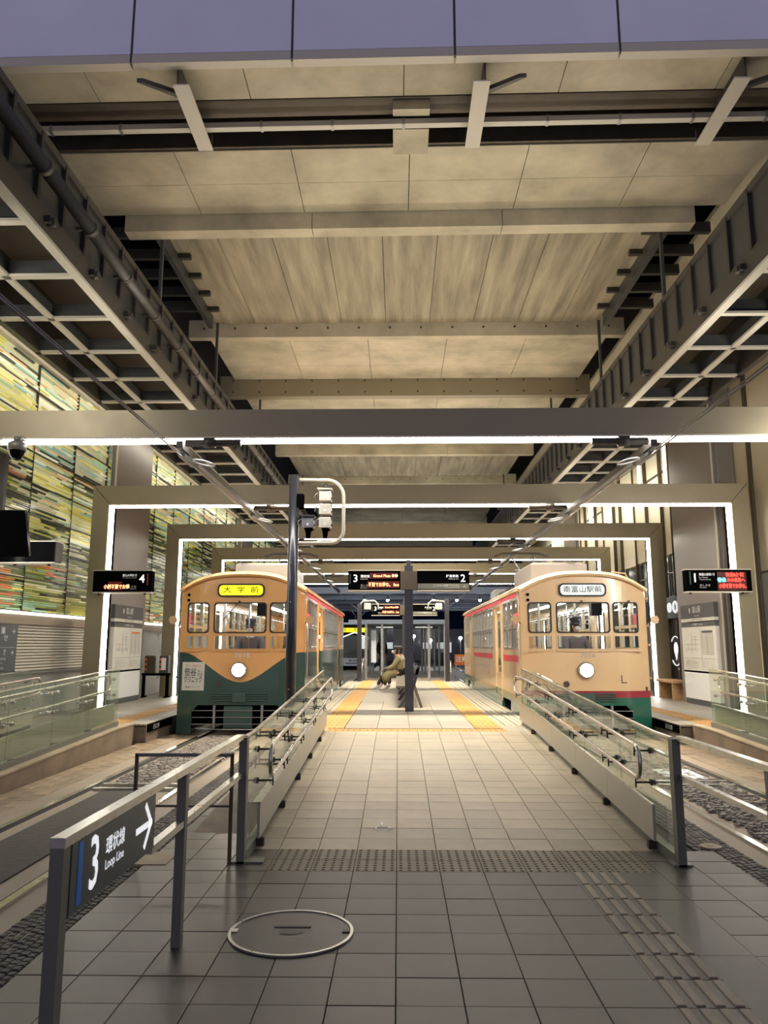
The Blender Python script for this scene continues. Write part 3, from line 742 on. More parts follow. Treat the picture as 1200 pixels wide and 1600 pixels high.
MB().tube([(-3.92, 6.0, 6.85), (-3.92, 39, 6.85)], .085, 12).build('pipe_run', 'flange', t)
cm = MB().tube([(-3.92, -.04, 6.85), (-3.92, .04, 6.85)], .096, 12).box(-4.1, -3.95, -.02, .02, 6.83, 6.87).mesh('pipe_clip', 'flange')
for k in range(25): inst('pipe_clip', cm, (0, 6.4 + 1.3 * k, 0), t)

# ------------------------------------------------------------------ portal frames with light strips
ORD = ['nearest', 'second', 'third', 'fourth', 'fifth', 'sixth', 'seventh', 'eighth', 'ninth']
for k in range(1, 7):
    y = 5.03 * (k + 1) + .03; cx, hw = .41, 6.56; w = .34; d = .36; zb, zt = 4.40, 4.78
    t = thing('portal_frame', f'{ORD[k-1]} grey steel portal frame with white light strip, counted from the camera', 'frame', (cx, y, 0), 'portal frames')
    z0 = .3
    xl, xr = cx - hw, cx + hw
    MB().prism([(xl, z0), (xl + w, z0), (xl + w, zb), (xl, zt)], 'Y', y, y + d).build('left_leg', 'frame_steel', t)
    MB().prism([(xr - w, z0), (xr, z0), (xr, zt), (xr - w, zb)], 'Y', y, y + d).build('right_leg', 'frame_steel', t)
    MB().prism([(xl + w + .012, zb), (xr - w - .012, zb), (xr - .016, zt), (xl + .016, zt)], 'Y', y, y + d).build('beam', 'frame_steel', t)
    MB().box(xl + w, xr - w, y - .004, y + .03, zb - .02, zb).build('drip_edge', 'lip', t)
    MB().box(xl + w + .03, xr - w - .03, y + .035, y + .29, zb - .03, zb - .001).build('light_strip', 'strip', t)
    for s in (-1, 1):
        a = xl + w if s < 0 else xr - w
        MB().box(min(a, a - s * .03), max(a, a - s * .03), y + .05, y + .22, z0 + .02, zb - .03).build('light_strip', 'strip', t)
        MB().box(min(a, a - s * .02), max(a, a - s * .02), y + .22, y + d, z0, zb - .03).build('dark_channel', 'black', t)

# ------------------------------------------------------------------ overhead contact wires
for x, lab, s in ((-2.97, 'left', -1), (3.46, 'right', 1)):
    t = thing('contact_wire', f'pair of overhead tram wires above the {lab} track', 'wire', (x, 0, 4.2), 'overhead wires')
    MB().tube([(x, 2, 4.16), (x, 60, 4.16)], .011, 5).build('wire', 'wire', t)
    MB().tube([(x + .06 * s, 2, 4.24), (x + .06 * s, 60, 4.24)], .009, 5).build('wire', 'wire', t)
    MB().box(x - .045, x + .045, 10.1, 39, 4.24, 4.34).build('support_rail', 'flange', t)
    me = MB().box(x - .04, x + .04, -.25, .25, 4.2, 4.26).mesh('splice', 'flange'); 
    for k in range(1, 6):
        y = 5.03 * (k + 1) + .05
        inst('splice', me, (0, y + .6, 0), t)
        h = MB().tube([(x - s * .1, y - .05, 4.30), (x + s * -.85, y - .05, 4.30)], .05, 8).tube([(x - s * .35, y - .05, 4.30), (x - s * .5, y - .05, 4.30)], .075, 8)
        h.build('insulator_arm', 'steel_dark', t)
        P = [(x - s * .1 - s * .15 * (1 - cos(a)), y + .35 + .16 * sin(a), 4.12 + .03 * cos(a)) for a in [2 * pi * q / 12 for q in range(12)]]
        MB().tube(P, .014, 6, closed=True).build('curved_bracket', 'galv', t)
        MB().box(x - .05, x + .05, y + .1, y + .8, 4.16, 4.2).build('clamp_plate', 'flange', t)

# ------------------------------------------------------------------ left wall: coloured glass mural, louvre band, direction board
XW = -6.62
wl = struct('wall_left', MB().box(XW - .3, XW - .12, 4, 46, -.07, 7.4), 'steel_dark')
MB().box(XW - .12, -5.92, 4, 46, 6.78, 7.4).build('soffit_beam', 'frame_steel', ceil)
MB().box(XW - .12, XW + .1, 4, 46, 6.72, 6.78).build('upper_trim', 'lip', wl)
pw, ph, zb = 1.75, .57, 2.2
for r in range(8):
    me = MB().cbox(-.06, 0, -pw / 2 + .012, pw / 2 - .012, .012, ph - .012, .004).mesh('panel', 'mural_panel' if r > 4 else 'mural_panel_olive')
    for k in range(20): inst('panel', me, (XW - .02, 8.2 + pw * (k + .5), zb + ph * r), wl)
pal_top = [(.80, .78, .52), (.80, .66, .38), (.36, .55, .42), (.68, .62, .16), (.75, .72, .3), (.82, .82, .62), (.3, .5, .42), (.72, .45, .22), (.02, .03, .025), (.62, .58, .1)]
pal_mid = [(.26, .28, .05), (.4, .38, .08), (.2, .24, .06), (.45, .43, .16), (.02, .022, .015), (.03, .03, .02), (.55, .53, .34), (.13, .16, .05), (.02, .02, .015), (.2, .28, .16), (.34, .34, .06), (.5, .16, .08)]
pal_low = [(.65, .5, .16), (.7, .62, .2), (.3, .45, .2), (.25, .42, .28), (.62, .22, .1), (.7, .68, .5), (.4, .42, .1), (.03, .04, .02), (.6, .58, .25)]
b = MB(); R = random.Random(3)
nrow = 120; zh = 4.56 / nrow
for i in range(nrow):
    z = zb + zh * (i + .5); y = 8.2 + R.random()
    fz = i / nrow
    while y < 42:
        yj = 8.2 + pw * (int((y - 8.2) / pw + 1e-6) + 1)
        L = min(R.choice((.25, .4, .6, .9, 1.3)) * R.uniform(.7, 1.3), yj - y)
        u = fz + .12 * sin(y * .9) + .08 * sin(y * .37 + 2)
        pal = pal_low if u < .07 else pal_mid if u < .5 else pal_top
        dens = .93 if u < .6 else .78 if u < .8 else .35
        if R.random() < dens:
            # colours run in drifts
            q = (sin(y * .7 + i * .21) + sin(y * .31 - i * .13) + R.uniform(-1.0, 1.0)) / 3 * .5 + .5
            c = pal[int(min(.999, max(0, q)) * len(pal))]
            k = R.uniform(.75, 1.15); th = zh * R.choice((.34, .36, .46, .24, .2))
            b.box(XW - .02, XW + .012 + .01 * R.random(), y, y + L - .01, z - th, z + th, col=tuple(min(.9, v * k) for v in c))
        y = yj + .012 if y + L > yj - .05 else y + L
for r in range(1, 8): MB().box(XW - .02, XW + .03, 8.2, 42, zb + ph * r - .012, zb + ph * r + .012).build('panel_joint', 'steel_dark', wl)
for k in range(20): MB().box(XW - .02, XW + .028, 8.2 + pw * k - .004, 8.2 + pw * k + .004, zb, zb + 4.56).build('panel_joint', 'steel_dark', wl)
b.build('glass_strips', 'mural_strip', wl, kind='stuff')
MB().box(XW - .02, XW + .06, 8.2, 42, 2.13, 2.18).build('mural_light', 'strip_soft', wl)
MB().box(XW - .1, XW + .03, 4, 42, 1.96, 2.13).build('band', 'wall_band', wl)
MB().box(XW - .1, XW - .04, 4, 42, .3, 1.96).build('lower_wall', 'wall_grey', wl)
sl = MB()
for i in range(15): sl.prism([(XW - .035, 1.15 + .054 * i), (XW + .015, 1.155 + .054 * i), (XW - .0, 1.193 + .054 * i), (XW - .035, 1.19 + .054 * i)], 'Y', 13.4, 16.85)
sl.build('louver_slats', 'louver', wl, kind='stuff')
MB().box(XW - .05, XW + .02, 8, 16.85, 1.10, 1.14).build('rail_trim', 'galv', wl)
t = thing('direction_board', 'dark grey direction board with white arrows on the left wall', 'sign', (XW + .02, 11.6, 1.1))
bd = MB().box(XW - .02, XW + .03, 8.5, 13.35, 1.17, 1.95).build('board', 'sign_blue_grey', t)
MB().box(XW + .03, XW + .033, 8.5, 13.3, 1.555, 1.565).build('divider', 'grey_print', t)
X = XW + .035
for (s, y, z, h, al) in (('→', 13.2, 1.83, .11, 'CENTER'), ('→', 13.2, 1.47, .11, 'CENTER'), ('市電', 12.95, 1.73, .05, 'CENTER'), ('Tram', 12.95, 1.685, .035, 'CENTER'), ('電鉄富山駅', 12.5, 1.73, .05, 'CENTER'), ('エスタ', 12.6, 1.685, .05, 'CENTER'),
                        ('Dentetsu-Toyama', 12.5, 1.64, .03, 'CENTER'), ('Station', 12.6, 1.61, .03, 'CENTER'), ('83', 12.95, 1.50, .06, 'CENTER'), ('82', 12.2, 1.50, .06, 'CENTER'), ('Bus', 12.95, 1.45, .035, 'CENTER'), ('Bus', 12.2, 1.45, .035, 'CENTER'),
                        ('南口 バスのりば', 12.8, 1.37, .045, 'CENTER'), ('タクシー', 12.8, 1.30, .045, 'CENTER'), ('案内所', 12.2, 1.33, .05, 'CENTER'), ('South Exit', 12.85, 1.22, .04, 'CENTER')):
    text(s, (X, y, z), h, 'white', bd, '+X', al)
b = MB()
for y in (12.55, 12.85): b.box(X - .003, X, y - .07, y + .07, 1.785, 1.90)
b.build('pictogram_fields', 'grey_print', bd)
b = MB()
for y in (12.55, 12.85):
    b.tube([(X, y, 1.87), (X + .004, y, 1.87)], .014, 8).box(X, X + .003, y - .02, y + .02, 1.80, 1.855)
b.build('pictograms', 'white', bd)

# ------------------------------------------------------------------ piers with station boards
def pier(s, xf, y0, y1, lab, bl):
    def R(a, b): return (min(a, b), max(a, b))
    t = thing('steel_pier', lab, 'pillar', (xf + s * .5, y0, .3))
    MB().box(*R(xf, xf + s * (.14 if s < 0 else .5)), y0, y1, .3, 6.76 if s < 0 else 9.0).build('shaft', 'pier_steel', t)
    MB().box(*R(xf - s * .003, xf + s * .03), y0 - .03, y0 - .002, .3, 6.76).build('corner_trim', 'lip', t)
    MB().box(*R(xf + s * .11, xf + s * .13), y0 - .03, y0 + .0, .3, 6.76).build('seam', 'galv', t)
    p = thing('station_board', bl, 'sign', (xf - s * .05, (y0 + y1) / 2, .3))
    a, b = y0 + .16, y1 - .42; x0, x1 = R(xf - s * .09, xf - s * .003); xx = xf - s * .093; F = '+X' if s < 0 else '-X'
    MB().box(x0, x1, a, b, .42, 1.0).build('lower_panel', 'white', p); MB().box(x0 + .01, x1, a, b, .30, .42).build('plinth', 'dark_print', p)
    MB().box(x0, x1, a, b, 1.0, 1.04).build('divider', 'black', p)
    mp = MB().box(x0, x1, a, b, 1.04, 2.0).build('map_panel', 'paper', p)
    MB().box(x0, x1, a, b, 2.0, 2.10).build('title_band', 'dark_print', p); MB().box(x0, x1, a, b, 2.12, 2.19).build('pale_band', 'paper', p)
    hd = MB().box(x0, x1, a, b, 2.19, 2.50).build('head_panel', 'dark_print', p)
    c = (a + b) / 2
    text('富山駅', (xx, c, 2.37), .13, 'white', hd, F); text('Toyama Station', (xx, c, 2.245), .035, 'white', hd, F)
    MB().ball((xx, c + s * .40, 2.37), (.004, .03, .06), 8, 6).build('station_mark', 'white', hd)
    text('のりば案内  Tram Map', (xx, c, 2.05), .05, 'white', p, F); text('電鉄富山駅・エスタ前    富山駅南口', (xx, c, 2.155), .03, 'dark_print', p, F)
    rr = random.Random(int(abs(xf) * 10)); g = MB()
    X0, X1 = R(xx - s * .000, xx - s * .003)
    def ln(y, z, y2, z2, w=.006): g.box(X0, X1, min(y, y2) - w / 2, max(y, y2) + w / 2, min(z, z2) - w / 2, max(z, z2) + w / 2)
    m0 = a + .1
    L = b - a
    k = 1 if s < 0 else -1
    def U(u): return (a + L * u) if s < 0 else (b - L * u)
    for i in range(14): ln(U(.62), 1.86 - .035 * i, U(.92), 1.86 - .035 * i)
    for u in (.62, .76, .92): ln(U(u), 1.40, U(u), 1.86)
    for (u, z, u2, z2) in ((.08, 1.62, .5, 1.62), (.3, 1.4, .3, 1.85), (.3, 1.72, .5, 1.72), (.3, 1.78, .48, 1.78), (.42, 1.5, .42, 1.8), (.12, 1.5, .2, 1.5), (.2, 1.5, .2, 1.62), (.05, 1.32, .95, 1.32), (.58, 1.08, .58, 1.95), (.62, 1.12, .62, 1.26)): ln(U(u), z, U(u2), z2, .008)
    for i in range(7): ln(U(.08), 1.27 - .03 * i, U(.08 + rr.uniform(.2, .42)), 1.27 - .03 * i, .004)
    for i in range(5): ln(U(.66 + .06 * i), 1.1, U(.66 + .06 * i), 1.27, .004)
    for i in range(12): ln(U(.1 + .035 * i), 1.53, U(.1 + .035 * i), 1.53 - rr.uniform(.03, .09), .004)
    g.build('map_lines', 'grey_print', mp)
    MB().box(X0, X1, *R(U(.62), U(.92)), 1.87, 1.91).build('map_heading', 'orange' if s < 0 else 'dark_print', mp)
    return t
pier(-1, -6.38, 16.95, 19.4, 'left steel pier behind the second portal frame', 'station name board with route map on the left pier')
pier(1, 6.72, 16.2, 18.7, 'right steel pier behind the second portal frame', 'station name board with route map on the right pier')
for y0, lab in ((31, 'far'), ):
    for s, xf in ((-1, -6.38), (1, 6.72)):
        o = thing('steel_pier', f'{lab} {"left" if s < 0 else "right"} steel pier deep in the hall', 'pillar', (xf, y0, .3))
        MB().box(min(xf, xf + s * (.14 if s < 0 else .5)), max(xf, xf + s * (.14 if s < 0 else .5)), y0, y0 + 2.4, .3, 6.76 if s < 0 else 9).build('shaft', 'pier_steel', o)
        MB().box(xf - .02, xf + .02, y0 - .03, y0, .3, 9).build('corner_trim', 'lip', o)

# ------------------------------------------------------------------ right wall: pale panels above, glazed shop front below
XR = 7.35
wr = struct('wall_right', MB().box(XR + .1, XR + .2, 12.5, 46, 4.0, 9.5).box(XR + .1, XR + .2, 12.5, 16.3, .3, 9.5), 'cream_panel')
yy = 18.75
for k in range(12):
    w = (1.55, .75, 1.3, 1.1)[k % 4]
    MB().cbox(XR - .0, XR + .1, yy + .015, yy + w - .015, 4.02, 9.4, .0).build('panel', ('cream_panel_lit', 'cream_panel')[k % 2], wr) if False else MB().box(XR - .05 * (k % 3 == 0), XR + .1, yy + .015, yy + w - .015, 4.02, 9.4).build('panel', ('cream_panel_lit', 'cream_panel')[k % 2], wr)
    MB().box(XR - .1, XR, yy - .02, yy + .02, .3, 9.4).build('mullion', 'steel_brown', wr)
    if k in (1, 3, 6, 8): MB().box(XR - .06, XR - .04, yy + w * .3, yy + w * .55, 5.6, 7.2).build('wall_light', 'strip_soft', wr)
    yy += w
MB().box(XR - .03, XR + .1, 18.7, 40, 6.3, 6.36).build('transom', 'flange', wr)
# near section: flat panel, dark strip, boxed panel
MB().box(XR - .12, XR + .1, 15.55, 16.2, .3, 9.4).build('panel', 'cream_panel', wr)
MB().box(XR - .16, XR + .1, 15.42, 15.54, .3, 9.4).build('mullion', 'steel_brown', wr)
MB().box(XR - .12, XR + .1, 14.4, 15.4, 3.05, 9.4).build('panel', 'cream_panel', wr)
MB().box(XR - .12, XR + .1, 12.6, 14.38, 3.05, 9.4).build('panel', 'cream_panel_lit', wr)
MB().box(XR - .12, XR + .1, 12.6, 15.4, .3, 3.0).build('panel', 'wall_grey', wr)
MB().box(XR - .14, XR + .1, 12.6, 15.4, 3.0, 3.04).build('transom', 'steel_brown', wr)
MB().box(XR - .14, XR - .10, 15.75, 15.98, 1.05, 1.45).build('intercom_panel', 'galv', wr)
MB().box(5.9, 9, 6.5, 45, 9.5, 9.6).build('soffit', 'cream_panel', ceil)
# shop
shop = struct('shop_interior', MB().box(XR + 2.6, XR + 2.7, 18.7, 40, .3, 4.0).box(XR + .2, XR + 2.7, 18.7, 40, 3.98, 4.0), 'dark_shop')
for k in range(9):
    MB().box(XR + .02, XR + .04, 18.8 + 2 * k, 20.76 + 2 * k, 2.9, 3.98).build('glass_pane', 'teal_glass', shop)
    MB().box(XR, XR + .06, 18.76 + 2 * k, 18.8 + 2 * k, .3, 4.0).build('mullion', 'steel_brown', shop)
MB().box(XR - .02, XR + .06, 18.76, 40, 2.86, 2.9).build('transom', 'galv', shop)
MB().box(XR - .02, XR + .06, 18.76, 40, 3.5, 3.53).build('transom', 'galv', shop)
t = thing('round_pin_sign', 'white ring with a map pin shape on the dark shop wall', 'sign', (XR - .0, 21.0, 1.5))
MB().box(XR + .0, XR + .08, 18.9, 23.5, .5, 2.28).build('backing', 'dark_shop', t)
MB().tube([(XR - .01, 20.75 + .38 * cos(a), 1.45 + .38 * sin(a)) for a in [2 * pi * q / 28 for q in range(28)]], .014, 6, closed=True).build('ring', 'white_lit', t)
g = MB().ball((XR - .005, 20.75, 1.52), (.01, .16, .16), 14, 10); g.prism([(20.61, 1.46), (20.89, 1.46), (20.75, 1.20)], 'X', XR - .012, XR + .0); g.build('pin', 'white_lit', t)
text('TOYAMA CITY INFO', (XR - .01, 20.4, .98), .05, 'white_lit', t, '-X')
t = thing('shop_sign', 'dark hanging shop sign with a glowing white emblem', 'sign', (XR - .3, 20.5, 2.4))
MB().box(XR - .1, XR, 19.0, 22.5, 2.3, 2.86).build('panel', 'sign_blue_grey', t)
for (x_, y, r) in ((0, 20.3, .17), (0, 20.72, .13)): MB().tube([(XR - .12, y + r * cos(a) * .8, 2.58 + r * .8 * sin(a)) for a in [pi * q / 10 for q in range(20)]], .03, 6, closed=True).build('emblem', 'white_lit', t)
MB().ball((XR - .12, 21.0, 2.58), (.02, .09, .13), 10, 8).build('emblem', 'white_lit', t)
t = thing('wooden_bench', 'small wooden bench on the right platform before the dark shop wall', 'bench', (XR - .6, 19.5, .3))
MB().cbox(XR - .8, XR - .35, 18.85, 20.1, .70, .76, .008).build('seat', 'wood', t)
for y in (18.95, 19.9):
    MB().box(XR - .77, XR - .38, y, y + .1, .3, .70).build('leg', 'wood', t)

# ------------------------------------------------------------------ equipment stand on the left platform
t = thing('equipment_stand', 'two dark boxes with orange lamps on a black stand by the left wall', 'equipment', (-6.25, 20.3, .3))
for x in (-6.45, -5.85): MB().box(x - .03, x + .03, 19.75, 19.85, .3, .85).build('leg', 'black', t); MB().box(x - .05, x + .05, 19.65, 19.95, .3, .33).build('foot', 'black', t)
MB().box(-6.5, -5.8, 19.7, 19.9, .84, .9).build('table_bar', 'black', t)
for x, m in ((-6.4, 'steel_brown'), (-6.03, 'steel_dark')):
    q = MB().cbox(x - .02, x + .21, 19.72, 19.88, .9, 1.34, .02).build('box', m, t)
    for z in (1.0, 1.12, 1.24): MB().box(x - .015, x + .03, 19.70, 19.72, z - .03, z + .03).build('lamp', 'orange', q)
MB().box(-5.99, -5.88, 19.69, 19.72, .98, 1.28).build('white_tag', 'white', t)

# ------------------------------------------------------------------ people
def figure(name, label, loc, rotz, J, mats, hair=None, cap=False, mask=True, group=None, coatlen=None, scale=1.0, look=(0, -1, 0)):
    """J: joint positions in metres, person faces -y; one continuous body, with clothes and hair as children"""
    t = thing(name, label, 'person', loc, group); t.rotation_euler.z = rotz; t.scale = (scale,) * 3
    names = ['pelvis', 'belly', 'chest', 'neck', 'jaw', 'skull', 'crown']
    P = [J[n] for n in names]; rad = [(.14, .105), (.125, .10), (.15, .105), (.052, .055), (.062, .072), (.078, .09), (.05, .06)]
    E = [(i, i + 1) for i in range(6)]
    def chain(root, pts, rs):
        i = root
        for p, r in zip(pts, rs): P.append(p); rad.append(r); E.append((i, len(P) - 1)); i = len(P) - 1
        return i
    for sd in 'LR':
        h = chain(2, [J['sh' + sd], J['el' + sd], J['ha' + sd]], [.062, .042, .028])
        a, b = Vector(J['el' + sd]), Vector(J['ha' + sd]); d = (b - a).normalized(); sdv = d.cross(Vector((0, 0, 1))); sdv = sdv.normalized() if sdv.length > .1 else Vector((1, 0, 0))
        pm = b + d * .06; h = chain(h, [tuple(pm)], [(.034, .016)])
        for q, L in ((-1.5, .065), (-.5, .08), (.5, .078), (1.5, .058)):
            p0 = pm + sdv * q * .019 + d * .03; chain(h, [tuple(p0), tuple(p0 + d * L * .55 + Vector((0, 0, -.006))), tuple(p0 + d * L + Vector((0, 0, -.022)))], [.009, .0085, .007])
        th = b + sdv * .032 * (1 if sd == 'L' else -1) + d * .02; chain(h, [tuple(th), tuple(th + d * .045 + sdv * .018 * (1 if sd == 'L' else -1))], [.011, .008])
        if 'kn' + sd in J:
            chain(0, [J['hi' + sd], J['kn' + sd], J['an' + sd], J['to' + sd]], [.085, .058, .038, (.035, .03)])
    me = skin(P, E, rad, 1); me.materials.append(MATS['skin_tone']); body = inst('body', me, (0, 0, 0)); body.parent = t
    def cloth(nm, pts, rs, m):
        P2, E2 = [], []
        for ch, rr in zip(pts, rs):
            o = len(P2); P2 += ch; E2 += [(o + i, o + i + 1) for i in range(len(ch) - 1)]
        me = skin(P2, E2, [r for rr in rs for r in rr], 1); me.materials.append(MATS[m]); o = inst(nm, me, (0, 0, 0)); o.parent = t; return o
    Jm = mats
    def mixp(a, b, k): return tuple(Vector(a).lerp(Vector(b), k))
    # jacket: torso plus both sleeves in one shell
    P2 = [J['pelvis'], J['belly'], J['chest'], mixp(J['chest'], J['neck'], .55)]; R2 = [(.17, .135), (.155, .13), (.175, .13), (.085, .085)]; E2 = [(0, 1), (1, 2), (2, 3)]
    for sd in 'LR':
        o = len(P2); P2 += [J['sh' + sd], J['el' + sd], mixp(J['el' + sd], J['ha' + sd], .92)]; R2 += [.082, .06, .046]; E2 += [(2, o), (o, o + 1), (o + 1, o + 2)]
    me = skin(P2, E2, R2, 1); me.materials.append(MATS[Jm['coat']]); o = inst('jacket', me, (0, 0, 0)); o.parent = t
    if 'knL' in J:
        P2 = [J['pelvis']]; R2 = [(.15, .12)]; E2 = []; kk = .72 if coatlen else 1
        for sd in 'LR': o = len(P2); P2 += [J['hi' + sd], J['kn' + sd], mixp(J['kn' + sd], J['an' + sd], .93)]; R2 += [.098 * kk, .072 * kk, .055]; E2 += [(0, o), (o, o + 1), (o + 1, o + 2)]
        me = skin(P2, E2, R2, 1); me.materials.append(MATS[Jm['legs']]); o = inst('trousers', me, (0, 0, 0)); o.parent = t
        for sd in 'LR':
            me = skin([mixp(J['an' + sd], J['to' + sd], -.25), mixp(J['an' + sd], J['to' + sd], .5), J['to' + sd]], [(0, 1), (1, 2)], [.05, .05, .042], 1); me.materials.append(MATS['shoe']); o = inst('shoe', me, (0, 0, 0)); o.parent = t
    if coatlen:
        me = skin([J['pelvis']] + coatlen, [(i, i + 1) for i in range(len(coatlen))], [(.20, .17)] + [(.24, .17)] * (len(coatlen) - 1) + [(.25, .13)], 1); me.materials.append(MATS[Jm['coat']]); o = inst('coat_skirt', me, (0, 0, 0)); o.parent = t
    s_, c_ = Vector(J['skull']), Vector(J['crown']); up = (c_ - s_).normalized(); f = Vector(look).normalized()
    if hair:
        b = MB(); b.ball(tuple(s_ + up * .035 - f * .022), (.092, .098, .095), 12, 8); b.ball(tuple(s_ - up * .05 - f * .05), (.08, .06, .11), 10, 6); b.build('hair', hair, t, local=True)
    # face: eyes, nose, mask or mouth, ears
    sx = f.cross(up).normalized(); fr = s_ + f * .082
    e = MB()
    for q in (-1, 1): e.ball(tuple(fr + sx * .031 * q + up * .012 - f * .008), (.011, .008, .007), 8, 5)
    e.build('eyes', 'hair', t, local=True)
    MB().ball(tuple(fr - up * .018 + f * .006), (.011, .016, .02), 8, 6).build('nose', 'skin_tone', t, local=True)
    e = MB()
    for q in (-1, 1): e.ball(tuple(s_ + sx * .078 * q - up * .01), (.014, .02, .03), 8, 6)
    e.build('ears', 'skin_tone', t, local=True)
    if mask: MB().ball(tuple(fr - up * .045 - f * .022), (.058, .045, .047), 10, 7).build('mask', 'mask', t, local=True)
    else: MB().ball(tuple(fr - up * .052 - f * .006), (.024, .008, .006), 8, 5).build('mouth', 'red', t, local=True)
    if cap:
        b = MB(); z = s_ + up * .06; R_ = Matrix((sx, -f, up)).transposed()
        loc = [(.083, -.0), (.088, .035), (.105, .07), (.105, .095), (.04, .112)]
        n = 16; vs = []
        for r, h in loc: vs += [tuple(z + R_ @ Vector((r * cos(2 * pi * k / n), r * 1.05 * sin(2 * pi * k / n), h + (.02 if sin(2 * pi * k / n) < -.3 and h > .05 else 0)))) for k in range(n)]
        b.add(vs, [(i * n + k, i * n + (k + 1) % n, (i + 1) * n + (k + 1) % n, (i + 1) * n + k) for i in range(4) for k in range(n)] + [tuple(range(4 * n, 5 * n))], 0, True)
        vs = []
        for r, h in ((.084, .005), (.125, -.015)): vs += [tuple(z + R_ @ Vector((r * sin(a), -r * cos(a) * 1.1, h - (0 if r < .1 else .005)))) for a in [-1.1 + 2.2 * k / 10 for k in range(11)]]
        b.add(vs, [(k, k + 1, 12 + k, 11 + k) for k in range(10)], 0, True)
        c = b.build('cap', 'navy', t, local=True)
        bb = MB(); bb.ball(tuple(z + f * .108 + up * .055), (.016, .01, .018), 8, 5); bb.build('cap_badge', 'chrome', t, local=True)
    if mats.get('tie'):
        nk, ch = Vector(J['neck']), Vector(J['chest'])
        MB().ball(tuple(nk - up * .055 + f * .06), (.075, .045, .03), 10, 6).build('collar', 'white', t, local=True)
    return t
def seated(dz=0, lean=0.0, hd=(0, 0)):
    hx, hy = hd
    return dict(pelvis=(0, 0, .10), belly=(0, -.01 - lean * .3, .27), chest=(0, -.02 - lean, .46), neck=(0, -.03 - lean * 1.3, .62), jaw=(hx * .5, -.05 - lean * 1.4 + hy * .5, .68), skull=(hx, -.055 - lean * 1.5 + hy, .76), crown=(hx * 1.1, -.05 - lean * 1.4 + hy, .84),
                shL=(-.20, -.02 - lean, .53), elL=(-.27, -.14 - lean, .28), haL=(-.17, -.36, .24), shR=(.20, -.02 - lean, .53), elR=(.27, -.14 - lean, .28), haR=(.17, -.36, .26),
                hiL=(-.10, -.06, .09), knL=(-.13, -.46, .12), anL=(-.13, -.48, -.32), toL=(-.13, -.62, -.36), hiR=(.10, -.06, .09), knR=(.13, -.46, .12), anR=(.13, -.48, -.32), toR=(.13, -.62, -.36))

# ------------------------------------------------------------------ classic trams
HW, LEN = 1.17, 12.4
def roofz(x): return 2.66 + .30 * (1 - min(1, abs(x / HW)) ** 2.6)
def bulge(x, z=0): return .30 * max(0, abs(x) - .5) ** 2 + max(0, z - 2.4) ** 2 * .35
def grid_panel(us, vs, holes, fn, th):
    """plate with real window openings: fn(u,v,d) -> point, d = depth inwards"""
    us = sorted(set(round(u, 4) for u in us + [h[i] for h in holes for i in (0, 1)])); vs = sorted(set(round(v, 4) for v in vs + [h[i] for h in holes for i in (2, 3)]))
    def solid(i, j):
        if i < 0 or j < 0 or i >= len(us) - 1 or j >= len(vs) - 1: return False
        u, v = (us[i] + us[i + 1]) / 2, (vs[j] + vs[j + 1]) / 2
        return not any(h[0] < u < h[1] and h[2] < v < h[3] for h in holes)
    b = MB(); nu, nv = len(us), len(vs); P = [fn(u, v, d) for d in (0, th) for v in vs for u in us]
    def I(i, j, d): return d * nu * nv + j * nu + i
    F = []
    for j in range(nv - 1):
        for i in range(nu - 1):
            if not solid(i, j): continue
            F += [(I(i, j, 0), I(i + 1, j, 0), I(i + 1, j + 1, 0), I(i, j + 1, 0)), (I(i, j, 1), I(i, j + 1, 1), I(i + 1, j + 1, 1), I(i + 1, j, 1))]
            for (di, dj, p, q) in ((-1, 0, (i, j), (i, j + 1)), (1, 0, (i + 1, j + 1), (i + 1, j)), (0, -1, (i + 1, j), (i, j)), (0, 1, (i, j + 1), (i + 1, j + 1))):
                if not solid(i + di, j + dj): F.append((I(*p, 0), I(*q, 0), I(*q, 1), I(*p, 1)))
    used = sorted({i for f in F for i in f}); mp = {o: k for k, o in enumerate(used)}
    return b.add([P[i] for i in used], [tuple(mp[i] for i in f) for f in F])
def rrect(x0, x1, z0, z1, r, n=5):
    out = []
    for cx, cz, a0 in ((x1 - r, z1 - r, 0), (x0 + r, z1 - r, pi / 2), (x0 + r, z0 + r, pi), (x1 - r, z0 + r, 1.5 * pi)):
        out += [(cx + r * cos(a0 + pi / 2 * k / n), cz + r * sin(a0 + pi / 2 * k / n)) for k in range(n + 1)]
    return out
def ring(x0, x1, z0, z1, t, fn, d0=-.018, d1=.03, r=.06):
    A, B = rrect(x0, x1, z0, z1, r), rrect(x0 + t, x1 - t, z0 + t, z1 - t, max(.01, r - t * .4)); n = len(A); b = MB()
    vs = [fn(*p, d1) for p in A] + [fn(*p, d0) for p in A] + [fn(*p, d0) for p in B] + [fn(*p, d1) for p in B]
    return b.add(vs, [(k * n + i, k * n + (i + 1) % n, (k + 1) % 4 * n + (i + 1) % n, (k + 1) % 4 * n + i) for k in range(4) for i in range(n)])

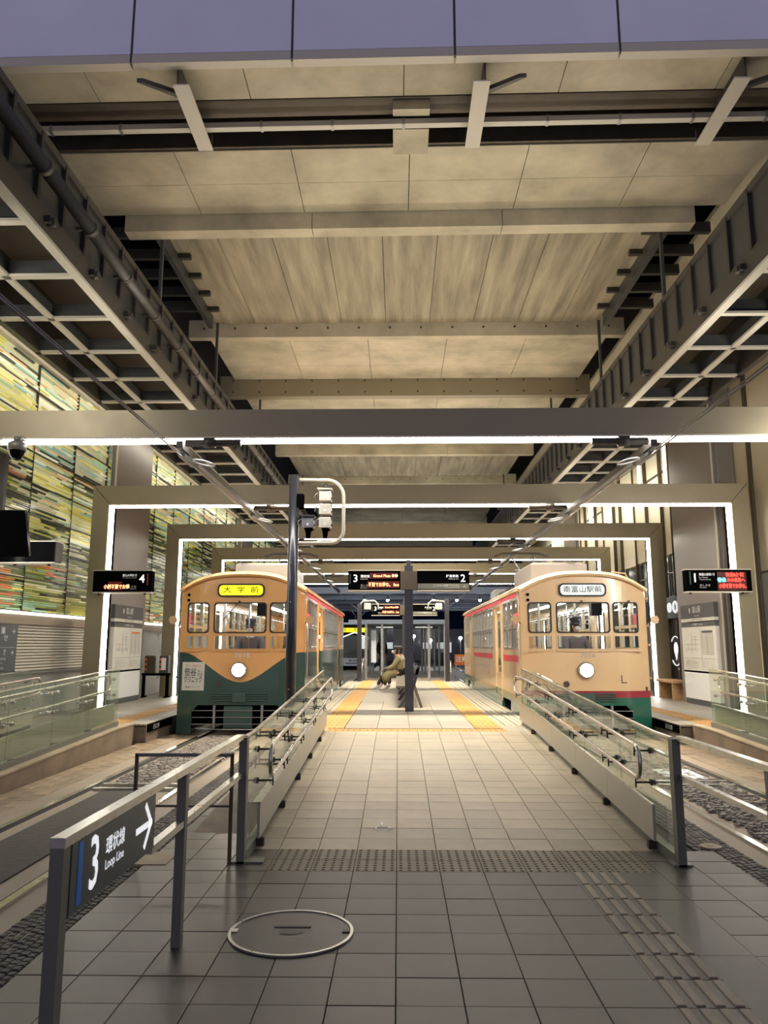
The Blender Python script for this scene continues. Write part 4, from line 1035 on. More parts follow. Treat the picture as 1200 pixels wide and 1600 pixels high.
def tram(loc, yaw, label, cfg):
    T = thing('streetcar', label, 'tram', loc); T.rotation_euler.z = yaw
    pf, ps, roofm, framem = cfg['front'], cfg['side'], cfg['roof'], cfg['roof']
    def B(mb, name, m, p=None): return mb.build(name, m, p or T, local=True)
    F = lambda u, v, d: (u, bulge(u, v) + d, v if v < 2.45 else 2.45 + (v - 2.45) / .25 * (roofz(u) - 2.45))
    U = [-HW + 2 * HW * i / 20 for i in range(21)]; Vv = [.33, .6, .66, .78, 1.0, 1.45, 2.45, 2.5, 2.55, 2.6, 2.65, 2.7]
    wins = [(-1.03, -.61), (-.52, .46), (.52, 1.0)]
    up, lo = (1.82, 2.385), (1.53, 1.77)
    holes = [(a + .02, b - .02, up[0] + .02, up[1] - .02) for a, b in wins] + [(a, b, lo[0], lo[1]) for a, b in wins] + [(-.88, .80, .0, .52)]
    front = B(grid_panel(U, Vv, holes, F, .04), 'front_panel', pf)
    for a, b in wins:
        w = B(ring(a, b, up[0], up[1], .022, F), 'window_gasket', 'rubber')
        m = MB(); m.add([F(x, z, .012) for x, z in rrect(a + .02, b - .02, up[0] + .02, up[1] - .02, .05)], [tuple(range(24))]); B(m, 'pane', 'tram_glass', w)
        w = B(ring(a - .008, b + .008, lo[0] - .012, lo[1] + .012, .018, F, d0=-.012, r=.012), 'lower_window_frame', roofm)
        m = MB(); m.add([F(x, z, .012) for x, z in ((b, lo[0]), (b, lo[1]), (a, lo[1]), (a, lo[0]))], [(0, 1, 2, 3)]); B(m, 'pane', 'tram_glass', w)
        B(MB().box(a - .02, b + .02, bulge((a + b) / 2) - .03, bulge((a + b) / 2), lo[0] - .045, lo[0] - .02), 'sill', framem)
    # corner gussets of the arch, skirt corners
    for s, x in ((-1, -.88), (1, .80)):
        B(MB().prism([(x, .525), (x - s * .12, .525), (x, .40)], 'Y', bulge(x) - .002, bulge(x) + .05), 'arch_gusset', pf)
    # destination box
    d = B(ring(-.46, .41, 2.49, 2.73, .025, lambda u, v, dd: (u, bulge(u, 2.5) - .035 + dd, v), d0=-.015, d1=.12, r=.08), 'destination_frame', 'rubber')
    m = MB(); m.add([(x, -.028 + bulge(x, 2.5), z) for x, z in rrect(-.435, .385, 2.515, 2.705, .06)], [tuple(range(24))]); dp = B(m, 'destination_blind', cfg['dest'], d)
    text(cfg['dest_text'], (-.025, -.045, 2.61), .105, 'black', dp, '-Y', local=True, maxw=.70, sx=1.25)
    # headlight, marker lights, number
    h = B(MB().tube([(0, 0, 0)] and [(-.02, .03, 1.15), (-.02, -.06, 1.15), (-.02, -.085, 1.15)], [.15, .15, .135], 20), 'headlight_rim', 'chrome')
    B(MB().tube([(-.02, -.05, 1.15), (-.02, -.092, 1.15)], .118, 20), 'headlight_lens', 'headlight', h)
    for z in (2.43, 2.53): B(MB().tube([(-1.02, bulge(1.02, z) + .01, z), (-1.02, bulge(1.02, z) - .02, z)], .028, 10), 'marker_light', 'black')
    B(MB().tube([(-.38, .01, .90), (-.38, -.02, .90)], .055, 14), 'round_socket', 'steel_dark')
    text(cfg['number'], (0.03, -.008, 1.415), .10, 'grey_print' if cfg['k'] else 'paper', front, '-Y', local=True, sx=1.15)
    # steps / bumper
    g = MB()
    for i in range(4): g.box(-.5, .5, -.03 - .0, .02, .60 + .04 * i, .622 + .04 * i)
    B(g, 'bumper_ribs', cfg['bumper'])
    B(MB().cbox(-.12, .12, -.05, .02, .58, .74, .01), 'coupler_cover', cfg['bumper'])
    # lifeguard under the front
    g = MB()
    for z in (.18, .30, .42): g.box(-.85, .8, -.02, 0, z, z + .012)
    for x in (-.45, .42): g.box(x - .02, x + .02, -.03, .02, .12, .52)
    B(g, 'lifeguard_bars', 'galv')
    B(MB().cbox(-.28, .24, .0, .06, .12, .5, .01), 'lifeguard_plate', cfg['bumper'])
    B(MB().tube([(-.75, -.12, .12), (-.3, -.2, .11), (.4, -.2, .11), (.75, -.12, .12)], .012, 6), 'trip_bar', 'galv')
    # wipers
    for x0, z0, x1, z1 in ((-.05, 2.40, -.35, 2.05), (.83, 2.40, .70, 2.12)):
        B(MB().tube([(x0, -.03 + bulge(x0), z0), (x1, -.04 + bulge(x1), z1)], .008, 5).tube([(x0, 0 + bulge(x0), z0), (x0, -.04 + bulge(x0), z0)], .02, 8), 'wiper', 'steel_dark')
    # sides
    yb = bulge(HW)
    L = LEN
    segs = [(.35, .95), (1.05, 1.65), (1.75, 2.35)]
    segs2 = [(4.3 + .72 * i, 4.3 + .72 * i + .62) for i in range(7)] + [(10.5, 11.1), (11.2, 11.85)]
    doors = [(2.75, 3.85), (9.45, 10.35)]
    for s in (-1, 1):
        S = (lambda s: lambda u, v, d: (s * (HW - d), u, v))(s)
        hs = []
        for a, b in segs + segs2: hs += [(a + .02, b - .02, 1.98, 2.46), (a + .02, b - .02, 1.55, 1.93)]
        for a, b in doors: hs += [(a + .1, b - .1, 1.0, 2.35), ]
        side = B(grid_panel([yb, L], [.33, .66, .78, 1.47, 2.6, 2.67], hs + [(1.6, 2.9, .0, .50), (10, 11.2, .0, .5)], S, .05), 'side_panel', ps)
        for a, b in segs + segs2:
            for z0, z1 in ((1.96, 2.48), (1.53, 1.95)):
                w = B(ring(a, b, z0, z1, .03, S, d0=-.012, r=.04), 'side_window_frame', 'galv')
                B(MB().add([S(x, z, .02) for x, z in ((a, z0), (b, z0), (b, z1), (a, z1))], [(0, 1, 2, 3)]), 'pane', 'tram_glass', w)
        for a, b in doors:
            dr = B(ring(a, b, .45, 2.5, .07, S, d0=-.01, d1=.03, r=.03), 'door', ps)
            B(MB().add([S(x, z, .02) for x, z in ((a + .05, 1.0), (b - .05, 1.0), (b - .05, 2.4), (a + .05, 2.4))], [(0, 1, 2, 3)]), 'pane', 'tram_glass', dr)
            B(MB().box(*sorted((s * (HW + .0), s * (HW + .02))), a - .01, a + .015, .42, 2.55), 'door_post', framem, dr)
        x0, x1 = sorted((s * (HW - .01), s * (HW + .04)))
        B(MB().box(x0, x1, .1, L, 2.60, 2.64), 'gutter', roofm)
        B(MB().box(*sorted((s * (HW + .002), s * (HW + .008))), .5, L - .6, 2.52, 2.585), 'roof_stripe', 'red_lit')
        if cfg['k']:
            for a, b in ((.4, 2.5), (4.4, 9.0)):
                o = B(MB().box(*sorted((s * (HW + .001), s * (HW + .006))), a, b, 1.28, 1.40), 'red_banner', 'red')
        B(MB().box(*sorted((s * (HW + .001), s * (HW + .006))), .3, .9, 1.99, 2.2), 'red_decal', 'red_lit')
        # grab rail and mirror at the front corner
        B(MB().tube([(s * (HW + .04), .12, 1.0), (s * (HW + .05), .08, 1.3), (s * (HW + .05), .08, 1.9), (s * (HW + .02), .1, 2.0)], .011, 6), 'grab_rail', 'brushed')
        mr = B(MB().tube([(s * HW, .1, 2.0), (s * (HW + .10), -.02, 2.06)], .01, 6), 'mirror_arm', 'steel_dark')
        B(MB().tube([(s * (HW + .10), -.02, 2.06), (s * (HW + .10), -.05, 2.06)], .075, 14), 'mirror', cfg['mirror'], mr)
    # rear wall, floor, ceiling, roof
    B(MB().box(-HW, HW, L - .05, L, .33, 1.5).box(-HW, HW, L - .05, L, 2.4, 2.66).box(-HW, -.9, L - .05, L, 1.5, 2.4).box(.9, HW, L - .05, L, 1.5, 2.4), 'rear_panel', ps)
    B(MB().box(-HW + .05, HW - .05, .1, L - .06, .78, .85), 'floor_pan', 'steel_brown')
    g = MB(); vs = []; NU = 20; ys = [-.05, 0, .15, .6] + [L * i / 6 for i in range(1, 6)] + [L - .1, L]
    for j, y in enumerate(ys):
        dip = (.07, .015, 0, 0)[j] if j < 4 else (.05 if j == len(ys) - 1 else 0)
        for i in range(NU + 1):
            x = -HW * 1.015 + 2 * HW * 1.015 * i / NU
            fy = y + bulge(x, 2.5) if j < 3 else y
            vs.append((x, fy, roofz(min(HW, abs(x))) + .02 - dip))
    n0 = len(vs); vs += [(x, y, z - .035) for x, y, z in vs]
    M = NU + 1; nj = len(ys); fs = []
    for j in range(nj - 1):
        for i in range(NU): fs += [(j * M + i, j * M + i + 1, (j + 1) * M + i + 1, (j + 1) * M + i), (n0 + j * M + i, n0 + (j + 1) * M + i, n0 + (j + 1) * M + i + 1, n0 + j * M + i + 1)]
        for i in (0, NU): fs.append((j * M + i, (j + 1) * M + i, n0 + (j + 1) * M + i, n0 + j * M + i))
    for i in range(NU):
        for j in (0, nj - 1): fs.append((j * M + i, j * M + i + 1, n0 + j * M + i + 1, n0 + j * M + i))
    g.add(vs, fs, 0, True); B(g, 'roof', roofm)
    B(MB().box(-HW + .06, HW - .06, .2, L - .1, 2.60, 2.63), 'ceiling_lining', 'interior')
    for x in (-.45, .45): B(MB().box(x - .05, x + .05, .45, L - .5, 2.565, 2.6), 'ceiling_light', 'interior_light')
    # interior fittings
    for s in (-1, 1):
        st = B(MB().cbox(*sorted((s * .72, s * 1.1)), 2.9 if s < 0 else 4.4, 9.2, 1.15, 1.28, .02).box(*sorted((s * 1.05, s * 1.11)), 4.4, 9.2, 1.28, 1.55), 'long_seat', 'seat_cloth')
        B(MB().tube([(s * .6, 1.4, .85), (s * .6, 1.4, 2.6)], .018, 8).tube([(s * .6, 4.2, .85), (s * .6, 4.2, 2.6)], .018, 8).tube([(s * .6, 1.4, 2.3), (s * .6, 10, 2.3)], .014, 6), 'grab_pole', 'chrome')
        g = MB()
        for q in range(10):
            y = 1.6 + .7 * q; g.tube([(s * .6, y, 2.3), (s * .6, y, 2.14)], .006, 4); g.tube([(s * .6 + .045 * cos(a), y, 2.09 + .045 * sin(a)) for a in [2 * pi * k / 8 for k in range(8)]], .008, 5, closed=True)
        B(g, 'strap_handles', 'paper')
    B(MB().box(-.62, -.58, 1.3, 1.34, .85, 2.55).box(-.58, .62, 1.30, 1.33, .85, 1.45).box(.1, .14, 1.3, 1.34, .85, 2.55), 'cab_partition', 'interior')
    B(MB().cbox(-.50, -.1, .12, .45, .85, 1.42, .02).box(.15, .45, .12, .4, .85, 1.35), 'driver_console', 'post_grey')
    B(MB().cbox(.22, .42, .35, .5, 2.15, 2.4, .01), 'fare_display', 'black_gloss')
    B(MB().tube([(.12, .1, 1.5), (.12, .1, 2.4)], .012, 6), 'windshield_bar', 'brushed')
    B(MB().cbox(-.22, .22, .62, 1.0, 1.1, 1.2, .02).box(-.2, .2, 1.0, 1.08, 1.2, 1.6).box(-.06, .06, .75, .87, .85, 1.1), 'driver_seat', 'seat_cloth')
    # underframe
    un = B(MB().box(-.95, .95, .5, L - .4, .45, .78), 'underframe', 'black')
    B(MB().box(-.95, .95, .45, .5, .15, .78), 'front_bulkhead', 'black')
    for yc in (2.4, 10.0):
        bg_ = B(MB().box(-.85, -.72, yc - 1.0, yc + 1.0, .28, .45).box(.72, .85, yc - 1.0, yc + 1.0, .28, .45).box(-.7, .7, yc - .3, yc + .3, .3, .5), 'bogie', 'steel_dark')
        for dy in (-.7, .7):
            for s in (-1, 1): B(MB().tube([(s * .48, yc + dy, .33), (s * .59, yc + dy, .33)], .325, 20), 'wheel', 'steel_dark', bg_)
    # roof gear
    B(MB().cbox(-.58, .62, 2.2, 4.6, 2.98, 3.36, .05), 'cooler_box', 'wall_grey' if not cfg['k'] else 'pier_steel')
    g = MB().box(-.55, .55, 6.2, 7.8, 3.0, 3.06)
    rb = B(g, 'pantograph_base', 'steel_dark')
    g = MB()
    for x in (-.35, .35):
        g.tube([(x, 7.4, 3.08), (x * .6, 6.0, 3.55), (x * .9, 7.0, 4.08)], .02, 6)
    g.tube([(-.35, 6.0, 3.55), (.35, 6.0, 3.55)], .02, 6)
    B(g, 'pantograph_arm', 'galv', rb)
    g = MB().tube([(-.75, 7.0, 4.05), (-.5, 7.0, 4.13), (.5, 7.0, 4.13), (.75, 7.0, 4.05)], .022, 6).tube([(-.75, 7.2, 4.05), (-.5, 7.2, 4.13), (.5, 7.2, 4.13), (.75, 7.2, 4.05)], .022, 6)
    B(g, 'collector_bow', 'steel_dark', rb)
    B(MB().cbox(-.45, .1, 9.4, 10.6, 3.0, 3.3, .04), 'roof_box', 'wall_grey')
    if cfg['k']:
        B(MB().tube([(.55, .25, 2.9), (.6, .2, 2.96), (.85, .2, 2.93), (.9, .25, 2.86)], .012, 6), 'roof_handle', roofm)
        B(MB().box(.62, .72, -.003 + bulge(.6), 0 + bulge(.6), .92, .935).box(.62, .635, -.003 + bulge(.6), bulge(.6), .92, 1.06), 'step_mark', 'steel_brown')
        for z in (1.0, 1.6, 1.95, 2.45): B(MB().tube([(HW, .12, z), (HW + .035, .1, z)], .02, 8), 'hinge_pin', 'tram_cream')
    else:
        pb = lambda x: bulge(1.09) + (bulge(.66) - bulge(1.09)) * (x + 1.09) / .43
        p = B(MB().prism([(-1.09, pb(-1.09) - .014), (-.66, pb(-.66) - .014), (-.66, pb(-.66) + .0), (-1.09, pb(-1.09) + .0)], 'Z', .78, 1.29), 'poster', 'paper')
        Rp = Matrix.Rotation(math.atan2(pb(-.66) - pb(-1.09), .43), 3, 'Z') @ FACE['-Y']
        for body, x, z, sz, mm, mw in (('笹谷', -.93, 1.10, .12, 'dark_print', .24), ('クリニック', -.875, .97, .11, 'dark_print', .36), ('皮ふ・耳鼻のど', -.87, 1.22, .045, 'orange', .32), ('皮ふ', -.74, 1.12, .045, 'dark_print', .1), ('耳鼻', -.74, 1.06, .045, 'dark_print', .1), ('笹谷クリニック', -.875, .84, .035, 'dark_print', .34)):
            text(body, (x, pb(x) - .018, z), sz, mm, p, '-Y', local=True, maxw=mw, bold=.015 if sz > .1 else 0, rot=Rp)
    return T
YT = 14.35
for cx_, nm in ((-2.90, 'left'), (3.44, 'right')):
    cl = bpy.data.lights.new('cab_fill', 'POINT'); cl.energy = 9; cl.shadow_soft_size = .06; cl.color = (1, .97, .92)  # added point light inside each cab, brightens the driver's face
    co = bpy.data.objects.new('cab_fill', cl); COL.objects.link(co); co.location = (cx_ + .3, 14.35 + .42, 2.5)
tram((-2.90, YT, 0), .012, 'orange and dark green vintage tram numbered 7018 on the left track', dict(k=0, front='paint_front_orange', side='paint_side_orange', roof='roof_orange', dest='dest_yellow', dest_text='大  学  前', number='7018', bumper='green_plate', mirror='tram_cream'))
tram((3.44, YT, 0), 0, 'cream tram numbered 7016 with red stripe and green skirt on the right track', dict(k=1, front='paint_front_cream', side='paint_side_cream', roof='roof_cream', dest='dest_white', dest_text='南富山駅前', number='7016', bumper='green_plate2', mirror='tram_cream'))
lj = seated(lean=.03); lj['skull'] = (.0, -.14, .74); lj['jaw'] = (0, -.11, .665); lj['crown'] = (0, -.12, .83)
figure('person', 'driver in a dark peaked cap and white mask looking down, in the left tram', (-2.87, YT + .83, 1.20), .0, {k: v for k, v in lj.items()}, dict(coat='uniform', legs='trouser', tie=1), hair='hair', cap=True, look=(0, -1, -.25))
rj = seated(lean=.03)
figure('person', 'driver in a peaked cap turned towards the left, seated in the right tram', (3.40, YT + .83, 1.20), .35, rj, dict(coat='uniform', legs='trouser', tie=1), hair='hair', cap=True, look=(.3, -1, 0))

# ------------------------------------------------------------------ platform signs
def led(body, pos, size, p, m='led_red', maxw=None, face='-Y', align='CENTER'): return text(body, pos, size, m, p, face, align, maxw, 'led_text', bold=.012)
def twin_sign(y, x, label, small=False, led1='Grand Plaza'):
    t = thing('platform_sign', label, 'sign', (x, y, .3))
    MB().box(x - .085, x + .085, y - .06, y + .06, .3, 3.2).build('pole', 'pole_dark', t); MB().box(x - .045, x + .045, y - .04, y + .04, 3.2, 3.32).build('pole_cap', 'pole_dark', t)
    MB().box(x - .17, x + .17, y - .12, y + .12, 2.71, 3.08).build('hub', 'steel_brown', t)
    for s in (-1, 1):
        a, b = sorted((x + s * .17, x + s * 1.23))
        c = MB().box(a, b, y - .1, y + .1, 2.70, 3.09).build('housing', 'black', t)
        MB().box(a, b, y - .11, y + .11, 3.09, 3.11).box(a, b, y - .11, y + .11, 2.68, 2.70).build('edge_trim', 'lip', c)
        Y = y - .103
        if s < 0:
            MB().box(a + .03, a + .05, Y, y - .1, 2.82, 3.03).build('line_bar', 'sign_blue_grey', c)
            text('3', (a + .15, Y, 2.93), .17, 'white_lit', c, bold=.01); text('環状線', (a + .25, Y, 2.975), .05, 'white_lit', c, align='LEFT', bold=.01); text('Loop Line', (a + .25, Y, 2.925), .03, 'white', c, align='LEFT')
            text('おしらせ', (a + .25, Y, 2.79), .042, 'white', c, align='LEFT'); text('Information', (a + .25, Y, 2.745), .024, 'white', c, align='LEFT')
            MB().box(b - .62, b - .06, Y, y - .1, 2.93, 3.05).box(b - .66, b - .02, Y, y - .1, 2.74, 2.88).build('led_field', 'led_panel', c)
            led('Grand Plaza ●●', (b - .30, Y - .002, 2.985), .062, c, maxw=.5, m='led_orange'); led('不要でお得な。 face', (b - .34, Y - .002, 2.805), .072, c, maxw=.62, m='led_orange')
        else:
            text('2', (b - .13, Y, 2.93), .17, 'white_lit', c, bold=.01); text('降車専用', (b - .22, Y, 2.975), .05, 'white_lit', c, align='RIGHT', bold=.01); text('Alighting only', (b - .22, Y, 2.925), .03, 'white', c, align='RIGHT')
            MB().box(a + .01, b - .01, Y, y - .1, 2.72, 2.83).build('grey_field', 'post_grey', c)
            text('ここからは乗車できません', (b - .2, Y - .002, 2.79), .036, 'white', c, align='RIGHT'); text('You cannot board from here.', (b - .2, Y - .002, 2.75), .02, 'white', c, align='RIGHT')
            MB().prism([(b - .14, 2.75), (b - .06, 2.75), (b - .10, 2.81)], 'Y', Y - .004, Y).build('warning_triangle', 'kerb_top', c)
    return t
twin_sign(15.7, .22, 'black double platform sign 3 and 2 on the front dark pole')
twin_sign(28.9, .24, 'smaller looking black double platform sign 3 and 2 further back')
def end_sign(x0, x1, y, label, right):
    t = thing('track_sign', label, 'sign', ((x0 + x1) / 2, y, 2.6))
    c = MB().box(x0, x1, y, y + .18, 2.62, 3.03).build('housing', 'black', t); MB().box(x0 - .01, x1 + .01, y - .01, y + .19, 3.03, 3.05).box(x0, x1, y - .01, y + .19, 2.60, 2.62).build('edge_trim', 'lip', c)
    Y = y - .003
    if right:
        MB().box(x0 + .07, x0 + .09, Y, y, 2.75, 3.0).build('line_bar', 'green_dark', c); text('1', (x0 + .17, Y, 2.87), .19, 'white_lit', c, bold=.012)
        text('南富山駅前 行', (x0 + .25, Y, 2.94), .045, 'white_lit', c, align='LEFT', maxw=.3); text('For Minami-', (x0 + .25, Y, 2.885), .028, 'white', c, align='LEFT'); text('Toyama-ekimae', (x0 + .25, Y, 2.845), .028, 'white', c, align='LEFT')
        text('おしらせ', (x0 + .25, Y, 2.73), .042, 'white', c, align='LEFT'); text('Information', (x0 + .25, Y, 2.69), .022, 'white', c, align='LEFT')
        MB().box(x0 + .6, x1 - .1, Y, y, 2.64, 2.99).build('led_field', 'led_panel', c)
        led('快適&便利', (x0 + .93, Y - .002, 2.93), .07, c, maxw=.34); led('春休', (x0 + .68, Y - .002, 2.83), .075, c, m='led_cyan', maxw=.17); led('みは家族へ', (x0 + .95, Y - .002, 2.83), .07, c, maxw=.34); led('小銭不要でお得な。', (x0 + .90, Y - .002, 2.715), .075, c, maxw=.52)
    else:
        MB().box(x1 - .09, x1 - .07, Y, y, 2.75, 2.98).build('line_bar', 'red', c); text('4', (x1 - .19, Y, 2.87), .18, 'white_lit', c, bold=.012)
        text('富山大学前 行', (x1 - .29, Y, 2.94), .042, 'white_lit', c, align='RIGHT', maxw=.28); text('For University of Toyama', (x1 - .29, Y, 2.895), .022, 'white', c, align='RIGHT', maxw=.28)
        text('おしらせ', (x1 - .29, Y, 2.72), .042, 'white', c, align='RIGHT'); text('Information', (x1 - .29, Y, 2.68), .022, 'white', c, align='RIGHT')
        MB().box(x0 + .3, x1 - .58, Y, y, 2.65, 2.82).build('led_field', 'led_panel', c); led('小銭不要でお得', (x0 + .47, Y - .002, 2.715), .075, c, maxw=.50, m='led_orange')
    MB().tube([(x0 + .1, y + .09, 2.60), (x0 + .1, y + .09, 2.57)], .025, 8).tube([(x1 - .15, y + .09, 2.60), (x1 - .15, y + .09, 2.57)], .025, 8).build('downlight', 'rubber', t)
    return t
end_sign(-5.95, -4.80, 14.90, 'black track sign 4 with an orange text line on the left portal leg', False)
end_sign(5.55, 6.80, 14.90, 'black track sign 1 with red and cyan text lines on the right portal leg', True)
t = thing('information_display', 'long black display box seen from behind at the left edge', 'sign', (-5.6, 10.9, 2.75))
MB().box(-6.5, -4.95, 10.9, 11.15, 2.78, 3.07).build('housing', 'black_gloss', t); MB().box(-6.5, -4.93, 10.89, 11.16, 3.07, 3.085).box(-6.5, -4.93, 10.88, 11.16, 2.755, 2.775).build('edge_trim', 'lip', t)
MB().box(-4.949, -4.93, 10.92, 11.15, 2.79, 3.06).build('end_cap', 'steel_dark', t)
MB().tube([(-5.55, 11.0, 2.755), (-5.55, 11.0, 2.73)], .022, 8).tube([(-5.05, 11.0, 2.755), (-5.05, 11.0, 2.73)], .022, 8).build('downlight', 'rubber', t)
MB().box(-5.9, -5.8, 10.99, 11.07, 3.085, 4.4).build('hanger_rod', 'steel_dark', t)
t = thing('tilted_monitor', 'black flat monitor tilted forward at the left edge above the display box', 'monitor', (-5.4, 9.9, 3.0))
b = MB(); b.prism([(9.72, 3.32), (9.78, 3.34), (9.98, 2.77), (9.93, 2.74)], 'X', -5.95, -4.83); b.build('screen', 'screen', t)
MB().prism([(9.78, 3.34), (9.85, 3.33), (10.02, 2.8), (9.98, 2.77)], 'X', -5.93, -4.86).build('back_shell', 'post_grey', t)
MB().box(-5.5, -5.4, 9.9, 9.96, 3.1, 4.3).box(-5.5, -5.4, 9.93, 10.085, 4.3, 4.38).build('mount', 'steel_dark', t)
t = thing('dome_camera', 'dark dome security camera hanging under the nearest portal beam at the left', 'camera', (-5.22, 10.2, 4.2))
cx, cy = -5.11, 9.93
MB().tube([(cx, cy, 4.36), (cx, cy, 4.30)], .05, 12).tube([(cx, cy, 4.30), (cx, cy, 4.27), (cx, cy, 4.17)], [.07, .115, .12], 16).build('housing', 'post_grey', t)
MB().ball((cx, cy, 4.17), (.10, .10, .13), 16, 10).build('dome', 'black_gloss', t)
MB().box(cx - .05, cx + .05, cy, cy + .15, 4.34, 4.38).build('bracket', 'post_grey', t)

# ------------------------------------------------------------------ signal mast
px_, py_ = -1.50, 10.9
t = thing('signal_mast', 'tall dark round mast with cream loop arm beside the left tram', 'mast', (px_, py_, 0))
MB().tube([(px_, py_, -.01), (px_, py_, 4.02)], .075, 20).build('pole', 'pole_dark', t); MB().tube([(px_, py_, 4.02), (px_, py_, 4.03)], .07, 20).build('cap', 'steel_dark', t)
MB().tube([(px_, py_, 0), (px_, py_, .02)], .16, 16).build('base_flange', 'post_grey', t)
P = [(px_, py_, 3.97), (px_ + .42, py_, 3.96)] + [(px_ + .48 + .24 * sin(a), py_, 3.72 + .24 * cos(a)) for a in [pi / 2 * k / 6 for k in range(7)]] + [(px_ + .72, py_, 3.35)] + [(px_ + .54 + .18 * cos(a), py_, 3.22 - .18 * sin(a)) for a in [pi / 2 * k / 6 for k in range(7)]] + [(px_ + .1, py_, 3.04), (px_, py_, 3.04)]
MB().tube(P, .028, 10).build('loop_arm', 'pipe_cream', t)
MB().box(px_ + .02, px_ + .14, py_ - .06, py_ + .1, 3.55, 3.75).build('junction_box', 'black', t)
for z in (1.0, 2.2, 2.75): MB().tube([(px_ - .01, py_ - .073, z), (px_ - .01, py_ - .082, z)], .01, 8).build('screw', 'chrome', t)
def sighead(x, zs, label, z_top, m):
    h = thing('traffic_signal', label, 'signal', (x, py_ + .02, zs[0]), 'signal boxes in the mast loop')
    for z in zs:
        q = MB().cbox(x - .085, x + .085, py_ - .10, py_ + .08, z - .075, z + .075, .012).build('housing', m, h)
        MB().box(x - .105, x - .085, py_ - .09, py_ - .05, z - .05, z - .02).box(x + .085, x + .105, py_ - .09, py_ - .05, z - .06, z - .03).box(x + .085, x + .1, py_ - .09, py_ - .05, z + .03, z + .06).build('latch', 'steel_dark', q)
        MB().tube([(x, py_ - .10, z - .03), (x, py_ - .108, z - .03)], .018, 10).build('bolt', 'white', q)
        MB().tube([(x - .0, py_ + .08, z), (x, py_ + .22, z - .02)], .075, 14).build('visor', 'black', q)
        MB().tube([(x - .085, py_ - .07, z + .055), (x - .14, py_ - .06, z + .02), (x - .15, py_ - .05, z - .04)], .007, 5).build('cable', 'pipe_cream', q)
    zt, zl = max(zs) + .08, min(zs) - .075
    MB().prism([(x - .1, zt), (x + .1, zt), (x + .1, zt + .02), (x - .12, zt + .03)], 'Y', py_ - .12, py_ + .12).build('hood', 'pipe_cream' if len(zs) > 1 else 'steel_dark', h)
    MB().tube([(x, py_, zl), (x, py_, zl - .04), (x, py_, zl - .14)], [.065, .045, .03], 10).build('lower_clamp', 'black', h)
    if len(zs) > 1: MB().tube([(x, py_, zt + .02), (x, py_, zt + .10)], .035, 8).build('upper_clamp', 'steel_dark', h)
sighead(px_ + .46, (3.72, 3.525, 3.33), 'column of three cream signal boxes hanging inside the mast loop', 0, 'signal_body')
sighead(px_ + .215, (3.33,), 'single darker signal box left of the three cream ones in the mast loop', 0, 'galv')

# ------------------------------------------------------------------ bench with two seated people, platform furniture
t = thing('platform_bench', 'long dark bench with a backrest behind the front sign pole', 'bench', (.3, 17.0, .3))
for y in (16.6, 18.9, 21.2, 23.5, 25.0):
    MB().prism([(.40, 1.16), (.47, 1.17), (.36, .76), (.29, .74)], 'Y', y, y + .05).build('backrest_frame', 'pole_dark', t)
    MB().prism([(.30, .78), (.36, .78), (.52, .31), (.46, .30)], 'Y', y, y + .05).build('leg', 'steel_brown', t)
    MB().prism([(.36, .76), (.30, .72), (-.02, .30), (.05, .30)], 'Y', y, y + .05).build('leg', 'pole_dark', t)
MB().prism([(.385, 1.10), (.455, 1.13), (.43, 1.0), (.36, .97)], 'Y', 16.6, 25.05).build('back_rail', 'pole_dark', t)
MB().box(-.05, .34, 16.65, 25.05, .70, .745).build('seat', 'steel_brown', t)
Jc = dict(pelvis=(0, 0, .12), belly=(0, -.02, .28), chest=(0, -.05, .45), neck=(0, -.08, .60), jaw=(0, -.12, .66), skull=(0, -.13, .735), crown=(0, -.12, .81),
          shL=(-.17, -.05, .52), elL=(-.22, -.20, .28), haL=(-.10, -.38, .20), shR=(.17, -.05, .52), elR=(.22, -.18, .28), haR=(.10, -.38, .20),
          hiL=(-.09, -.06, .10), knL=(-.10, -.44, .10), anL=(-.12, -.66, -.28), toL=(-.12, -.79, -.36), hiR=(.09, -.06, .10), knR=(.10, -.42, .10), anR=(.10, -.42, -.28), toR=(.1, -.55, -.37))
figure('person', 'long haired woman in a khaki coat and white mask sitting on the bench', (.05, 22.4, .72), -pi / 2, Jc, dict(coat='coat_olive', legs='trouser'), hair='hair', coatlen=[(0, -.25, .10), (0, -.42, .04), (.03, -.40, -.2)])
figure('person', 'dark haired person in a pale top sitting just beyond the khaki coat', (.16, 23.15, .72), -pi / 2, {k: v for k, v in Jc.items()}, dict(coat='coat_cream', legs='trouser'), hair='hair')
o = MB().cbox(-.17, .12, 22.25, 22.6, .86, .98, .04).build('handbag', 'bag'); tag(o, 'dark handbag lying on the lap of the woman in the khaki coat', 'bag')
o.location.x -= .25

# rear masts, shelter, second platform
for x, lab in ((-1.42, 'left'), (1.80, 'right')):
    t = thing('rear_mast', f'dark square mast at the {lab} rear corner of the central platform', 'mast', (x, 28.6, .3))
    MB().box(x - .08, x + .08, 28.5, 28.66, .3, 3.1 if x < 0 else 3.3).build('pole', 'pole_dark', t)
    s = 1 if x < 0 else -1
    MB().tube([(x, 28.58, 2.6), (x, 28.58, 3.05), (x + s * .12, 28.58, 3.2), (x + s * .55, 28.58, 3.22), (x + s * .68, 28.58, 3.1), (x + s * .68, 28.58, 2.9)], .03, 8).build('loop_arm', 'pipe_cream', t)
    MB().cbox(x + s * .3 - .12, x + s * .3 + .12, 28.4, 28.7, 2.9, 3.12, .02).build('signal_box', 'signal_body', t)
t = thing('shelter', 'dark roofed glass wind shelter on the rear platform', 'shelter', (.2, 33, .3))
MB().box(-1.4, 2.0, 31.5, 41, 2.45, 2.62).build('roof', 'far_blue', t)
